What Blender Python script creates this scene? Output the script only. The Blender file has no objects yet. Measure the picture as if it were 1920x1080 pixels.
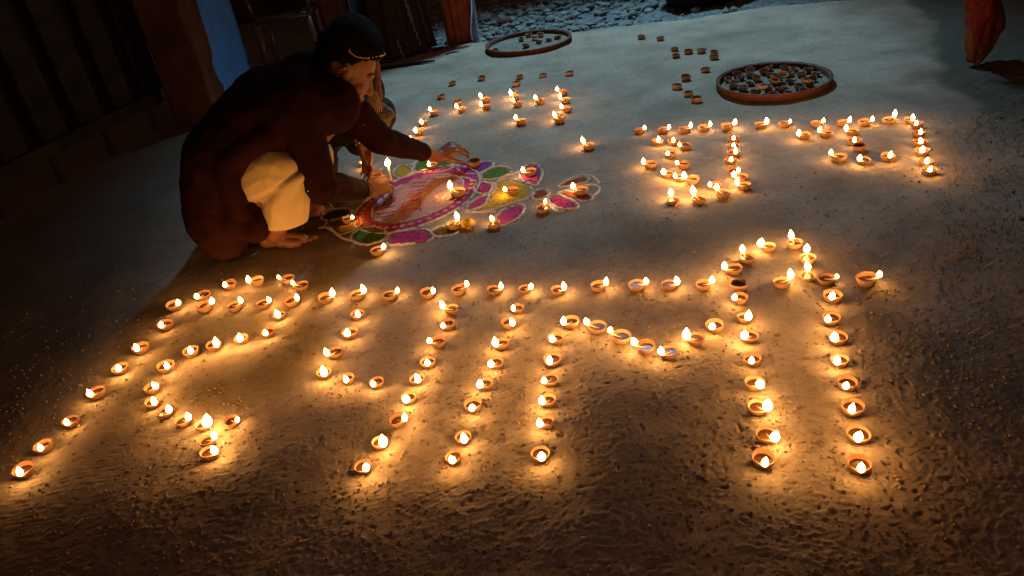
import bpy, bmesh, math, random
import numpy as np
from mathutils import Vector, Matrix, noise as mn
random.seed(7); np.random.seed(7)
S = bpy.context.scene
COL = S.collection
PI = math.pi
# ------------------------------------------------------------------ camera
F, TH, RO, CH = 1400.0, math.radians(30.5), math.radians(-9.0), 1.30
cam_d = bpy.data.cameras.new('camera'); cam = bpy.data.objects.new('camera', cam_d); COL.objects.link(cam)
S.camera = cam
cam_d.sensor_width = 36; cam_d.lens = F / 1920 * 36; cam_d.clip_start = .05; cam_d.clip_end = 300
CR = Matrix.Rotation(PI/2 - TH, 4, 'X') @ Matrix.Rotation(RO, 4, 'Z')
cam.matrix_world = Matrix.Translation((0, 0, CH)) @ CR
# ------------------------------------------------------------------ night sky
W = bpy.data.worlds.new('World'); S.world = W; W.use_nodes = True
wn = W.node_tree.nodes; wl = W.node_tree.links
sky = wn.new('ShaderNodeTexSky'); sky.sky_type = 'NISHITA'; sky.sun_disc = False
sky.sun_elevation = math.radians(-4); sky.sun_rotation = math.radians(40)
bg = wn['Background']; wl.new(sky.outputs[0], bg.inputs[0]); bg.inputs[1].default_value = 0.03
warm_fill = wn.new('ShaderNodeBackground'); warm_fill.inputs[0].default_value = (1.0, .46, .25, 1); warm_fill.inputs[1].default_value = .058   # even warm fill added to lift the dark ground, no source in the place
ads = wn.new('ShaderNodeAddShader'); wl.new(bg.outputs[0], ads.inputs[0]); wl.new(warm_fill.outputs[0], ads.inputs[1]); wl.new(ads.outputs[0], wn['World Output'].inputs[0])
# ------------------------------------------------------------------ view
S.view_settings.view_transform = 'Standard'; S.view_settings.look = 'None'
S.view_settings.exposure = 0.22; S.view_settings.gamma = 1; S.view_settings.use_curve_mapping = False
S.cycles.use_denoising = True
try: S.cycles.denoising_input_passes = 'RGB_ALBEDO_NORMAL'
except Exception: pass
S.cycles.max_bounces = 5; S.cycles.transparent_max_bounces = 16
S.cycles.sample_clamp_indirect = 4; S.cycles.caustics_reflective = False; S.cycles.caustics_refractive = False
FLAME_STRENGTH = 104.0
LAMP_WATTS = 1150.0

# ------------------------------------------------------------------ pixel -> place
R3 = CR.to_3x3()
def ray(px, py): return R3 @ Vector(((px - 960)/F, -(py - 540)/F, -1))
def G(px, py, z=0.0):
    d = ray(px, py); t = (z - CH)/d.z
    return Vector((d.x*t, d.y*t, z))
def P(px, py, Y):
    d = ray(px, py); t = Y/d.y
    return Vector((d.x*t, Y, CH + d.z*t))
def scale_at(p):                              # pixels per metre there
    q = R3.transposed() @ (Vector(p) - Vector((0, 0, CH)))
    return F / -q.z

# ------------------------------------------------------------------ noise
_perm = np.random.RandomState(3).permutation(256); _perm = np.concatenate([_perm, _perm])
_ga = np.random.RandomState(5).rand(256)*2*np.pi
def perlin(x, y):
    xi = np.floor(x).astype(int); yi = np.floor(y).astype(int); xf = x-xi; yf = y-yi
    u = xf**3*(xf*(xf*6-15)+10); v = yf**3*(yf*(yf*6-15)+10)
    def gr(ix, iy, dx, dy):
        a = _ga[_perm[(_perm[ix & 255] + iy) & 255]]
        return np.cos(a)*dx + np.sin(a)*dy
    n00 = gr(xi, yi, xf, yf); n10 = gr(xi+1, yi, xf-1, yf)
    n01 = gr(xi, yi+1, xf, yf-1); n11 = gr(xi+1, yi+1, xf-1, yf-1)
    return (n00*(1-u)+n10*u)*(1-v) + (n01*(1-u)+n11*u)*v
def sstep(a, b, x):
    t = np.clip((x-a)/(b-a), 0, 1); return t*t*(3-2*t)
# back edge of the courtyard as a polyline in x
_edge = [(-6.5, 5.2)] + [tuple(G(a, b).xy) for a, b in ((700, 104), (880, 80), (1060, 62), (1260, 36), (1440, 12), (1700, -8))] + [(7, 6.6)]
_ex = np.array([e[0] for e in _edge]); _ey = np.array([e[1] for e in _edge])
def base_h(x, y):
    x = np.asarray(x, float); y = np.asarray(y, float)
    h = .016*perlin(x*1.1+3, y*1.1+9) + .010*perlin(x*2.7, y*2.7) + .004*perlin(x*7+31, y*7)
    h = h + .012*np.exp(-((x-.22)**2/.02 + (y-1.30)**2/.05)) - .012*np.exp(-((x+.28)**2/.05 + (y-1.15)**2/.06))
    e = np.interp(x, _ex, _ey) + .06*perlin(x*3+5, y*2)
    return h - .06*sstep(-.02, .10, y-e)
def hz(x, y): return float(base_h(x, y))
def GG(px, py, up=0.0):                      # the spot on the uneven ground under a pixel
    z = 0.0
    for _ in range(4):
        p = G(px, py, z+up); z = hz(p.x, p.y)
    return Vector((p.x, p.y, z))

# ------------------------------------------------------------------ materials
def mat(name, col, rough=.8, spec=.3, metal=0., noise=None, bump=0., bscale=40, emit=None, sheen=0, coat=0, sss=0):
    m = bpy.data.materials.new(name); m.use_nodes = True
    n = m.node_tree.nodes; l = m.node_tree.links; b = n['Principled BSDF']
    b.inputs['Base Color'].default_value = (*col, 1); b.inputs['Roughness'].default_value = rough
    b.inputs['Specular IOR Level'].default_value = spec; b.inputs['Metallic'].default_value = metal
    if sheen: b.inputs['Sheen Weight'].default_value = sheen
    if coat: b.inputs['Coat Weight'].default_value = coat
    if sss:
        b.inputs['Subsurface Weight'].default_value = sss; b.inputs['Subsurface Radius'].default_value = (.02, .008, .004)
        b.inputs['Subsurface Scale'].default_value = .3
    tc = n.new('ShaderNodeTexCoord')
    if noise:
        sc, amt = noise
        t = n.new('ShaderNodeTexNoise'); t.inputs['Scale'].default_value = sc; t.inputs['Detail'].default_value = 6
        l.new(tc.outputs['Object'], t.inputs['Vector'])
        r = n.new('ShaderNodeValToRGB'); r.color_ramp.elements[0].position = .3; r.color_ramp.elements[1].position = .7
        r.color_ramp.elements[0].color = (*[c*(1-amt) for c in col], 1)
        r.color_ramp.elements[1].color = (*[min(1, c*(1+amt)) for c in col], 1)
        l.new(t.outputs['Fac'], r.inputs['Fac']); l.new(r.outputs['Color'], b.inputs['Base Color'])
    if bump:
        t2 = n.new('ShaderNodeTexNoise'); t2.inputs['Scale'].default_value = bscale; t2.inputs['Detail'].default_value = 5
        l.new(tc.outputs['Object'], t2.inputs['Vector'])
        bp = n.new('ShaderNodeBump'); bp.inputs['Strength'].default_value = bump; bp.inputs['Distance'].default_value = .01
        l.new(t2.outputs['Fac'], bp.inputs['Height']); l.new(bp.outputs['Normal'], b.inputs['Normal'])
    if emit:
        b.inputs['Emission Color'].default_value = (*emit[0], 1); b.inputs['Emission Strength'].default_value = emit[1]
    return m
def clay_mat(name, a, bcol):
    m = mat(name, a, .82, .25, bump=.25, bscale=160)
    n = m.node_tree.nodes; l = m.node_tree.links; b = n['Principled BSDF']
    oi = n.new('ShaderNodeObjectInfo'); t = n.new('ShaderNodeTexNoise'); t.inputs['Scale'].default_value = 60
    tc = n.new('ShaderNodeTexCoord'); l.new(tc.outputs['Object'], t.inputs['Vector'])
    ad = n.new('ShaderNodeMath'); ad.operation = 'ADD'; l.new(oi.outputs['Random'], ad.inputs[0]); l.new(t.outputs['Fac'], ad.inputs[1])
    ml = n.new('ShaderNodeMath'); ml.operation = 'MULTIPLY'; ml.inputs[1].default_value = .5; l.new(ad.outputs[0], ml.inputs[0])
    r = n.new('ShaderNodeValToRGB'); r.color_ramp.elements[0].position = .2; r.color_ramp.elements[1].position = .8
    r.color_ramp.elements[0].color = (*a, 1); r.color_ramp.elements[1].color = (*bcol, 1)
    l.new(ml.outputs[0], r.inputs['Fac'])
    # soot and oil stain round the spout
    sp = n.new('ShaderNodeSeparateXYZ'); l.new(tc.outputs['Object'], sp.inputs[0])
    mr = n.new('ShaderNodeMapRange'); mr.inputs[1].default_value = .016; mr.inputs[2].default_value = .036; l.new(sp.outputs['X'], mr.inputs[0])
    m2 = n.new('ShaderNodeMath'); m2.operation = 'MULTIPLY'; l.new(mr.outputs[0], m2.inputs[0]); l.new(oi.outputs['Random'], m2.inputs[1])
    mx = n.new('ShaderNodeMix'); mx.data_type = 'RGBA'; l.new(m2.outputs[0], mx.inputs[0]); l.new(r.outputs['Color'], mx.inputs[6]); mx.inputs[7].default_value = (.05, .025, .015, 1)
    l.new(mx.outputs[2], b.inputs['Base Color'])
    return m
M = {}
M['clay'] = clay_mat('terracotta', (.25, .115, .06), (.47, .27, .165))
M['oil'] = mat('lamp_oil', (.075, .032, .014), .22, .10, coat=0)
M['dry_oil'] = mat('dry_bowl_floor', (.16, .07, .035), .7)
M['wick'] = mat('cotton_wick', (.62, .52, .36), .9)
M['char'] = mat('charred_wick', (.02, .015, .012), .9)
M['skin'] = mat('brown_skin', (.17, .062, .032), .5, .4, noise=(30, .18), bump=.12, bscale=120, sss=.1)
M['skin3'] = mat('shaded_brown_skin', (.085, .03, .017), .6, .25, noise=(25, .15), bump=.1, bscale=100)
M['skin2'] = mat('brown_skin_shaded', (.16, .06, .032), .55, .35, noise=(25, .15), bump=.1, bscale=100)
M['hair'] = mat('black_hair', (.004, .003, .003), .8, .06, bump=.8, bscale=140)
M['kurta'] = mat('maroon_cotton', (.015, .0036, .0034), .9, .05, noise=(14, .25), bump=.5, bscale=22)
M['cream'] = mat('cream_cotton', (.40, .285, .15), .85, .2, noise=(8, .10), bump=.25, bscale=24, sheen=.2)
M['gold'] = mat('gold_beads', (.75, .42, .16), .3, .5, metal=.8)
M['silver'] = mat('steel_watch', (.35, .33, .3), .25, .5, metal=.9)
M['rub'] = mat('dark_strap', (.015, .013, .012), .5)
M['red'] = mat('red_cotton', (.10, .014, .009), .85, .2, noise=(18, .3), bump=.3, bscale=40)
M['orange'] = mat('rust_orange_cotton', (.20, .05, .022), .85, .2, noise=(14, .3), bump=.4, bscale=30)
M['lilac'] = mat('pale_lilac_cotton', (.26, .20, .30), .8, .2, noise=(20, .25), bump=.3, bscale=40)
M['darkcloth'] = mat('dark_brown_cloth', (.022, .011, .009), .85, .2, noise=(15, .3), bump=.4, bscale=28)
M['bluetrim'] = mat('blue_satin', (.05, .16, .32), .35, .5, noise=(30, .4))
M['palebluetrim'] = mat('pale_blue_satin', (.20, .34, .42), .35, .5, noise=(40, .4))
M['scarf'] = mat('brown_scarf', (.16, .075, .04), .85, .2, noise=(30, .3), bump=.3, bscale=60)
M['scarf_light'] = mat('grey_brown_scarf', (.20, .15, .11), .85, .2, noise=(25, .35), bump=.4, bscale=50)
M['thread'] = mat('tan_thread', (.50, .30, .17), .8)
M['wood'] = mat('weathered_dark_wood', (.026, .024, .020), .9, .2, noise=(7, .4), bump=.6, bscale=20)
M['wood_dark'] = mat('old_black_wood', (.012, .010, .008), .95, .1, noise=(9, .4), bump=.5, bscale=20)
M['mud'] = mat('brown_mud_plaster', (.085, .034, .020), .95, .15, noise=(5, .3), bump=.8, bscale=14)
M['blue'] = mat('blue_limewash', (.07, .26, .80), .9, .2, noise=(6, .16), bump=.5, bscale=30)
M['plastic'] = mat('dark_moulded_plastic', (.035, .03, .03), .3, .5)
M['plastic_leg'] = mat('brown_moulded_plastic', (.09, .045, .035), .35, .5)
M['bamboo'] = mat('reddish_cane', (.115, .034, .018), .75, .3, bump=.5, bscale=60, noise=(30, .35))
M['stone'] = mat('grey_stone', (.17, .165, .15), .9, .3, noise=(9, .4), bump=.6, bscale=30)
M['clod'] = mat('dry_mud_clod', (.22, .155, .11), .95, .15, noise=(20, .3), bump=.5, bscale=60)
M['soil_clod'] = mat('dark_soil_clod', (.085, .055, .036), .95, .1, noise=(20, .3), bump=.5, bscale=60)
M['straw'] = mat('dry_straw', (.30, .18, .085), .8, .2)
M['darkgrass'] = mat('dull_weed', (.05, .055, .02), .8, .2)
M['leaf'] = mat('yellow_green_leaf', (.32, .40, .07), .6, .3)
M['marigold'] = mat('marigold_yellow', (.85, .50, .05), .7, .2, noise=(60, .25), sss=.1)
M['petal'] = mat('cream_orange_petal', (.75, .42, .16), .7, .2)
M['wax'] = mat('white_wax', (.75, .62, .45), .5, .4, sss=.4)
M['steel'] = mat('galvanised_steel', (.30, .31, .32), .45, .5, metal=.7)
M['black'] = mat('black_rubber', (.02, .02, .02), .7)

def powder(name, c, patch=.35):
    m = mat(name, c, .95, .05, noise=(70, patch), bump=.8, bscale=300); return m
M['p_mag'] = powder('magenta_powder', (.42, .045, .16))
M['p_red'] = powder('red_powder', (.46, .05, .05))
M['p_pur'] = powder('purple_powder', (.26, .05, .24))
M['p_grn'] = powder('green_powder', (.085, .17, .03))
M['p_dgrn'] = powder('dark_green_powder', (.06, .085, .03))
M['p_yel'] = powder('yellow_powder', (.52, .30, .03))
M['p_och'] = powder('ochre_powder', (.34, .16, .03))
M['p_brn'] = powder('rust_powder', (.26, .06, .035))
M['p_wht'] = powder('white_powder', (.62, .52, .46), .25)
M['p_pale'] = powder('pale_pink_powder', (.50, .25, .22), .25)

# flame: a hot core seen through thin edges
def flame_mat():
    m = bpy.data.materials.new('oil_flame'); m.use_nodes = True
    n = m.node_tree.nodes; l = m.node_tree.links; n.clear()
    out = n.new('ShaderNodeOutputMaterial'); em = n.new('ShaderNodeEmission'); tr = n.new('ShaderNodeBsdfTransparent'); mx = n.new('ShaderNodeMixShader')
    tc = n.new('ShaderNodeTexCoord'); sp = n.new('ShaderNodeSeparateXYZ'); l.new(tc.outputs['Generated'], sp.inputs[0])
    r = n.new('ShaderNodeValToRGB'); r.color_ramp.elements[0].color = (1, .53, .14, 1); r.color_ramp.elements[1].color = (1, .43, .105, 1)
    l.new(sp.outputs['Z'], r.inputs['Fac']); l.new(r.outputs['Color'], em.inputs['Color']); em.inputs['Strength'].default_value = FLAME_STRENGTH
    lw = n.new('ShaderNodeLayerWeight'); lw.inputs['Blend'].default_value = .35
    rr = n.new('ShaderNodeValToRGB'); rr.color_ramp.elements[0].position = .45; rr.color_ramp.elements[0].color = (1, 1, 1, 1)
    rr.color_ramp.elements[1].position = 1; rr.color_ramp.elements[1].color = (.02, .02, .02, 1)
    l.new(lw.outputs['Facing'], rr.inputs['Fac']); l.new(rr.outputs['Color'], mx.inputs['Fac'])
    l.new(tr.outputs[0], mx.inputs[1]); l.new(em.outputs[0], mx.inputs[2]); l.new(mx.outputs[0], out.inputs['Surface'])
    m.cycles.emission_sampling = 'FRONT'
    return m
M['flame'] = flame_mat()

def ground_mat():
    m = bpy.data.materials.new('beaten_earth'); m.use_nodes = True
    n = m.node_tree.nodes; l = m.node_tree.links; b = n['Principled BSDF']; b.inputs['Roughness'].default_value = .93
    b.inputs['Specular IOR Level'].default_value = .04
    g = n.new('ShaderNodeNewGeometry')
    def nz(s, d=8, r=.6):
        t = n.new('ShaderNodeTexNoise'); t.inputs['Scale'].default_value = s; t.inputs['Detail'].default_value = d; t.inputs['Roughness'].default_value = r
        l.new(g.outputs['Position'], t.inputs['Vector']); return t
    def ramp(src, stops):
        r = n.new('ShaderNodeValToRGB'); e = r.color_ramp.elements
        e[0].position, e[0].color = stops[0][0], (*stops[0][1], 1); e[1].position, e[1].color = stops[-1][0], (*stops[-1][1], 1)
        for p, c in stops[1:-1]: x = e.new(p); x.color = (*c, 1)
        l.new(src, r.inputs['Fac']); return r
    n1 = nz(3.2); r1 = ramp(n1.outputs['Fac'], [(.3, (.225, .160, .118)), (.5, (.295, .220, .165)), (.72, (.36, .28, .215))])
    n2 = nz(38, 10, .75); r2 = ramp(n2.outputs['Fac'], [(.32, (.70, .70, .70)), (.62, (1.1, 1.1, 1.1))])
    mm = n.new('ShaderNodeMix'); mm.data_type = 'RGBA'; mm.blend_type = 'MULTIPLY'; mm.inputs[0].default_value = .75
    l.new(r1.outputs['Color'], mm.inputs[6]); l.new(r2.outputs['Color'], mm.inputs[7])
    at = n.new('ShaderNodeAttribute'); at.attribute_name = 'soil'
    n3 = nz(6, 8, .7); r3 = ramp(n3.outputs['Fac'], [(.3, (.05, .032, .02)), (.7, (.12, .075, .048))])
    ms = n.new('ShaderNodeMix'); ms.data_type = 'RGBA'; l.new(at.outputs['Fac'], ms.inputs[0])
    l.new(mm.outputs[2], ms.inputs[6]); l.new(r3.outputs['Color'], ms.inputs[7])
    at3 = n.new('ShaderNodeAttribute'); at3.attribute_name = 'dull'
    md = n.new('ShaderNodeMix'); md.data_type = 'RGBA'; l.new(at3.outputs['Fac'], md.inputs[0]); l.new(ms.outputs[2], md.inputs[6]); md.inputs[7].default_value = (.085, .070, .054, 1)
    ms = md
    at2 = n.new('ShaderNodeAttribute'); at2.attribute_name = 'gravel'
    n4 = nz(26, 6, .7); r4 = ramp(n4.outputs['Fac'], [(.35, (.05, .055, .05)), (.65, (.19, .20, .20))])
    mg = n.new('ShaderNodeMix'); mg.data_type = 'RGBA'; l.new(at2.outputs['Fac'], mg.inputs[0])
    l.new(ms.outputs[2], mg.inputs[6]); l.new(r4.outputs['Color'], mg.inputs[7])
    l.new(mg.outputs[2], b.inputs['Base Color'])
    nb = nz(220, 6, .7); bp = n.new('ShaderNodeBump'); bp.inputs['Strength'].default_value = .5; bp.inputs['Distance'].default_value = .002
    l.new(nb.outputs['Fac'], bp.inputs['Height'])
    nb2 = nz(60, 6, .7); bp2 = n.new('ShaderNodeBump'); bp2.inputs['Strength'].default_value = .5; bp2.inputs['Distance'].default_value = .004
    l.new(nb2.outputs['Fac'], bp2.inputs['Height']); l.new(bp.outputs['Normal'], bp2.inputs['Normal']); l.new(bp2.outputs['Normal'], b.inputs['Normal'])
    return m
M['ground'] = ground_mat()

# ------------------------------------------------------------------ object helpers
def link(o, parent=None):
    COL.objects.link(o)
    if parent is not None: o.parent = parent
    return o
def tag(o, label=None, cat=None, group=None, kind=None):
    if label and not 4 <= len(label.split()) <= 16: print('LABELLEN', len(label.split()), label)
    if label: o['label'] = label
    if cat: o['category'] = cat
    if group: o['group'] = group
    if kind: o['kind'] = kind
    return o
def empty(name, loc, rz=0, label=None, cat=None, group=None):
    o = bpy.data.objects.new(name, None); o.empty_display_size = .05; o.location = loc; o.rotation_euler = (0, 0, rz)
    COL.objects.link(o); return tag(o, label, cat, group)
def obj(name, bm, m, parent=None, smooth=True, world=True):
    me = bpy.data.meshes.new(name); bm.normal_update(); bm.to_mesh(me); bm.free()
    if smooth: me.polygons.foreach_set('use_smooth', [True]*len(me.polygons))
    me.materials.append(m)
    o = bpy.data.objects.new(name, me)
    if parent is not None:
        o.parent = parent
        if world: o.matrix_parent_inverse = Matrix.Translation(parent.location).inverted() if not any(parent.rotation_euler) else (Matrix.Translation(parent.location) @ parent.rotation_euler.to_matrix().to_4x4()).inverted()
    COL.objects.link(o); return o
def box(bm, c, s, rot=None):
    r = bmesh.ops.create_cube(bm, size=1)
    mtx = Matrix.Translation(Vector(c)) @ (rot.to_4x4() if rot else Matrix()) @ Matrix.Diagonal((*s, 1))
    bmesh.ops.transform(bm, matrix=mtx, verts=r['verts']); return r['verts']
def tube(bm, pts, rads, seg=8, cap=True):
    pts = [Vector(p) for p in pts]
    if not hasattr(rads, '__len__'): rads = [rads]*len(pts)
    rings = []; pn = None
    for i, p in enumerate(pts):
        t = (pts[min(i+1, len(pts)-1)] - pts[max(i-1, 0)]).normalized()
        if pn is None:
            a = Vector((0, 0, 1)) if abs(t.z) < .9 else Vector((1, 0, 0)); u = t.cross(a).normalized()
        else:
            u = (pn - t*pn.dot(t)).normalized()
        pn = u; v = t.cross(u)
        rings.append([bm.verts.new(p + (u*math.cos(2*PI*k/seg) + v*math.sin(2*PI*k/seg))*rads[i]) for k in range(seg)])
    for a, b in zip(rings, rings[1:]):
        for k in range(seg): bm.faces.new((a[k], a[(k+1) % seg], b[(k+1) % seg], b[k]))
    if cap:
        bm.faces.new(rings[0][::-1]); bm.faces.new(rings[-1])
def ball(bm, c, r, sub=2, rot=None):
    if not hasattr(r, '__len__'): r = (r, r, r)
    q = bmesh.ops.create_icosphere(bm, subdivisions=sub, radius=1)
    mtx = Matrix.Translation(Vector(c)) @ (rot.to_4x4() if rot else Matrix()) @ Matrix.Diagonal((*r, 1))
    bmesh.ops.transform(bm, matrix=mtx, verts=q['verts'])
def rcone(bm, a, ra, b, rb):                 # a limb: rounded at both ends
    a = Vector(a); b = Vector(b); ball(bm, a, ra, 2); ball(bm, b, rb, 2); tube(bm, [a, b], [ra*.995, rb*.995], 14)
def frame3(fwd, up):
    f = Vector(fwd).normalized(); u = Vector(up); u = (u - f*u.dot(f)).normalized(); s = u.cross(f)
    return Matrix((f, s, u)).transposed()    # columns fwd, left, up
def organic(name, shapes, m, parent, voxel=.006, smooth=4, wrinkle=0., wscale=9., seed=0, sfac=.5):
    """one continuous skin over many rounded limbs"""
    bm = bmesh.new()
    for s in shapes:
        if s[0] == 'c': rcone(bm, *s[1:])
        else: ball(bm, s[1], s[2], 3, s[3] if len(s) > 3 else None)
    me = bpy.data.meshes.new('tmp'); bm.to_mesh(me); bm.free()
    o = bpy.data.objects.new('tmp', me); COL.objects.link(o)
    r = o.modifiers.new('r', 'REMESH'); r.mode = 'VOXEL'; r.voxel_size = voxel; r.adaptivity = 0
    q = o.modifiers.new('s', 'SMOOTH'); q.iterations = smooth; q.factor = sfac
    dg = bpy.context.evaluated_depsgraph_get(); dg.update()
    ev = o.evaluated_get(dg); me2 = bpy.data.meshes.new_from_object(ev)
    bpy.data.objects.remove(o); bpy.data.meshes.remove(me)
    if wrinkle:
        me2.update(); nrm = [v.normal.copy() for v in me2.vertices]
        off = Vector((seed*7.3, seed*3.1, seed))
        for v, nn in zip(me2.vertices, nrm):
            a = mn.noise(Vector((v.co.x*wscale, v.co.y*wscale, v.co.z*wscale*.45)) + off)
            b2 = 1 - abs(mn.noise(v.co*wscale*1.7 + off))*2
            v.co += nn*wrinkle*(a*.9 + b2*.5)
    me2.name = name
    me2.polygons.foreach_set('use_smooth', [True]*len(me2.polygons))
    me2.materials.clear(); me2.materials.append(m)
    o = bpy.data.objects.new(name, me2)
    if parent is not None:
        o.parent = parent; o.matrix_parent_inverse = Matrix.Translation(parent.location).inverted()
    COL.objects.link(o); return o

# ------------------------------------------------------------------ street lamp out of frame, beyond the top edge
LP = Vector((1.3, 7.4, 4.6))
sl = empty('street_lamp', (1.3, 8.6, -.06), 0, 'galvanised street lamp with a cool white head beyond the far edge of the courtyard', 'street lamp')
bm = bmesh.new(); tube(bm, [(1.3, 8.6, -.3), (1.3, 8.6, 4.5)], [.05, .035], 12); obj('pole', bm, M['steel'], sl)
bm = bmesh.new(); tube(bm, [(1.3, 8.6, 4.48), (1.3, 8.2, 4.72), (1.3, 7.6, 4.78)], .022, 10); obj('arm', bm, M['steel'], sl)
bm = bmesh.new(); box(bm, (1.3, 7.43, 4.76), (.16, .36, .07)); bmesh.ops.bevel(bm, geom=bm.edges[:], offset=.015, segments=2); obj('lamp_head', bm, M['steel'], sl)
ld = bpy.data.lights.new('lamp_light', 'SPOT'); ld.energy = LAMP_WATTS; ld.color = (.36, .74, 1.0); ld.shadow_soft_size = .22
ld.spot_size = math.radians(59); ld.spot_blend = .85
lo = bpy.data.objects.new('lamp_light', ld); COL.objects.link(lo); lo.location = LP
lo.rotation_euler = (Vector((.85, 5.1, 0)) - LP).to_track_quat('-Z', 'Y').to_euler()

# ------------------------------------------------------------------ ground
def axis(segs):
    out = []
    for a, b, s in segs: out += list(np.arange(a, b-1e-9, s))
    out.append(segs[-1][1]); return np.array(out)
xs = axis([(-14, -3.2, .12), (-3.2, -1.7, .02), (-1.7, -1.15, .009), (-1.15, 1.15, .0035), (1.15, 2.0, .008), (2.0, 3.4, .016), (3.4, 14, .12)])
ys = axis([(.1, .68, .04), (.68, 1.75, .0031), (1.75, 3.6, .0078), (3.6, 8.2, .02), (8.2, 20, .25)])
X, Y = np.meshgrid(xs, ys)
hb = base_h(X, Y)
wx = X + .02*perlin(X*9, Y*9); wy = Y + .02*perlin(X*9+40, Y*9)
rough = sstep(2.35, 1.25, Y + .55*perlin(X*1.3+2, Y*1.3)) + .35*sstep(.05, .35, perlin(X*2.2+11, Y*2.2+5))*sstep(3.3, 2.2, Y)
rough = rough + .55*sstep(1.55, 2.1, X + .3*perlin(X*2, Y*2))
rough = np.clip(rough, 0, 1)
g1 = perlin(wx*34, wy*46); g2 = perlin(wx*75+9, wy*95); g3 = perlin(wx*17+4, wy*22)
g4 = perlin(wx*58+21, wy*70+3)
g5 = perlin(wx*100+5, wy*112+8); pm = .35+.65*sstep(-.25, .15, perlin(X*5+2, Y*6))
crumb = .68*pm*(sstep(.14, .27, g4)*.0021 + sstep(.16, .30, g5)*.0017 + sstep(.22, .38, g1)*.0012) + g3*.0012
pits = -np.maximum(0, perlin(wx*55+77, wy*66)-.30)*.020
fine = perlin(wx*120, wy*120)*.0007 + perlin(X*24, Y*24)*.0012
Z = hb + rough*(crumb-.0012) + (.25+.75*rough)*pits + fine
edge = np.interp(X, _ex, _ey) + .06*perlin(X*3+5, Y*2)
grav = sstep(0, .12, Y-edge)
Z += grav*(.03*perlin(X*5, Y*5) + .012*perlin(X*17, Y*17))
bx = 2.05 + .18*(Y-2.4) + .25*perlin(X*2+8, Y*2) + .08*perlin(X*9, Y*9)   # weedy soil on the right
bx = np.minimum(bx, 1.35 + .62*(Y-1.2) + .2*perlin(X*3, Y*3+4))
soil = sstep(-.12, .35, X-bx)*(1-.6*sstep(3.6, 4.6, Y))
Z += soil*(.026*perlin(X*7, Y*7) + .016*np.abs(perlin(X*19, Y*19)))
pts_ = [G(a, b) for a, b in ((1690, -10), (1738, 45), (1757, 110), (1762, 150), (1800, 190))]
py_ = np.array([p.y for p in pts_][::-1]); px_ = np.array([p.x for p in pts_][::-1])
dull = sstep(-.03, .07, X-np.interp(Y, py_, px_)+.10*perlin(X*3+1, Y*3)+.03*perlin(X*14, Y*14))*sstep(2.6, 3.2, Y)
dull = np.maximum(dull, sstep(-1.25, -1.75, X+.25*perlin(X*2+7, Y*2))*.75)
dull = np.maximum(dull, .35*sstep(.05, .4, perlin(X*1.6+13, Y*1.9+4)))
ny, nx = X.shape
me = bpy.data.meshes.new('ground'); nv = nx*ny
me.vertices.add(nv); me.vertices.foreach_set('co', np.stack([X, Y, Z], -1).reshape(-1).astype(np.float32))
idx = np.arange(nv).reshape(ny, nx)
q = np.stack([idx[:-1, :-1], idx[:-1, 1:], idx[1:, 1:], idx[1:, :-1]], -1).reshape(-1)
nf = (nx-1)*(ny-1); me.loops.add(nf*4); me.loops.foreach_set('vertex_index', q.astype(np.int32))
me.polygons.add(nf); me.polygons.foreach_set('loop_start', np.arange(0, nf*4, 4, dtype=np.int32))
me.polygons.foreach_set('use_smooth', np.ones(nf, bool)); me.update(calc_edges=True)
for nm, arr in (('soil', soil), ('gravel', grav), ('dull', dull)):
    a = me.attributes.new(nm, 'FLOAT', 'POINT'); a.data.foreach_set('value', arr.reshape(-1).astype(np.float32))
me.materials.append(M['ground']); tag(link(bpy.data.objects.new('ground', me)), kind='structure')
bm = bmesh.new(); bmesh.ops.create_grid(bm, x_segments=2, y_segments=2, size=150)
bmesh.ops.translate(bm, verts=bm.verts, vec=(0, 0, -.16)); tag(obj('far_ground', bm, M['clod'], smooth=False), kind='structure')

# grit and crumbs of mud lying loose
def scatter(name, n, xr, yr, smin, smax, m, seed, keep=None, label=None, flat=.65):
    rs = np.random.RandomState(seed); bm = bmesh.new(); bmesh.ops.create_icosphere(bm, subdivisions=1, radius=1)
    bv = np.array([v.co[:] for v in bm.verts]); bf = np.array([[v.index for v in f.verts] for f in bm.faces]); bm.free()
    xs_ = rs.uniform(*xr, size=n*12); ys_ = rs.uniform(*yr, size=n*12)
    ok = np.ones(len(xs_), bool) if keep is None else rs.rand(len(xs_)) < keep(xs_, ys_)
    xs_ = xs_[ok][:n]; ys_ = ys_[ok][:n]; zs_ = base_h(xs_, ys_); V = []; Fs = []
    for k, (x, y, z0) in enumerate(zip(xs_, ys_, zs_)):
        s = smin + (smax-smin)*rs.rand()**3
        a = rs.rand()*6.28; ca, sa = math.cos(a), math.sin(a)
        v = bv*(1+.35*(rs.rand(len(bv), 1)-.5))*np.array([1, rs.uniform(.6, 1), flat*rs.uniform(.7, 1.2)])*s
        v = np.stack([v[:, 0]*ca-v[:, 1]*sa, v[:, 0]*sa+v[:, 1]*ca, v[:, 2]], -1) + np.array([x, y, z0+s*.25])
        V.append(v); Fs.append(bf+len(bv)*k)
    me = bpy.data.meshes.new(name); me.from_pydata(np.concatenate(V).tolist(), [], np.concatenate(Fs).tolist()); me.materials.append(m)
    o = link(bpy.data.objects.new(name, me)); tag(o, label, kind='stuff'); return o
def kp(x, y):
    return np.clip(sstep(3.0, 1.3, y+.5*perlin(x*1.7, y*1.7)) + .05, 0, 1)*(.35 + 1.8*np.maximum(0, perlin(x*4., y*4.)))
scatter('loose_grit', 15000, (-1.9, 1.9), (.62, 3.2), .0014, .0062, M['clod'], 11, kp, 'loose crumbs of dry mud strewn over the rough near ground')
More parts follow.
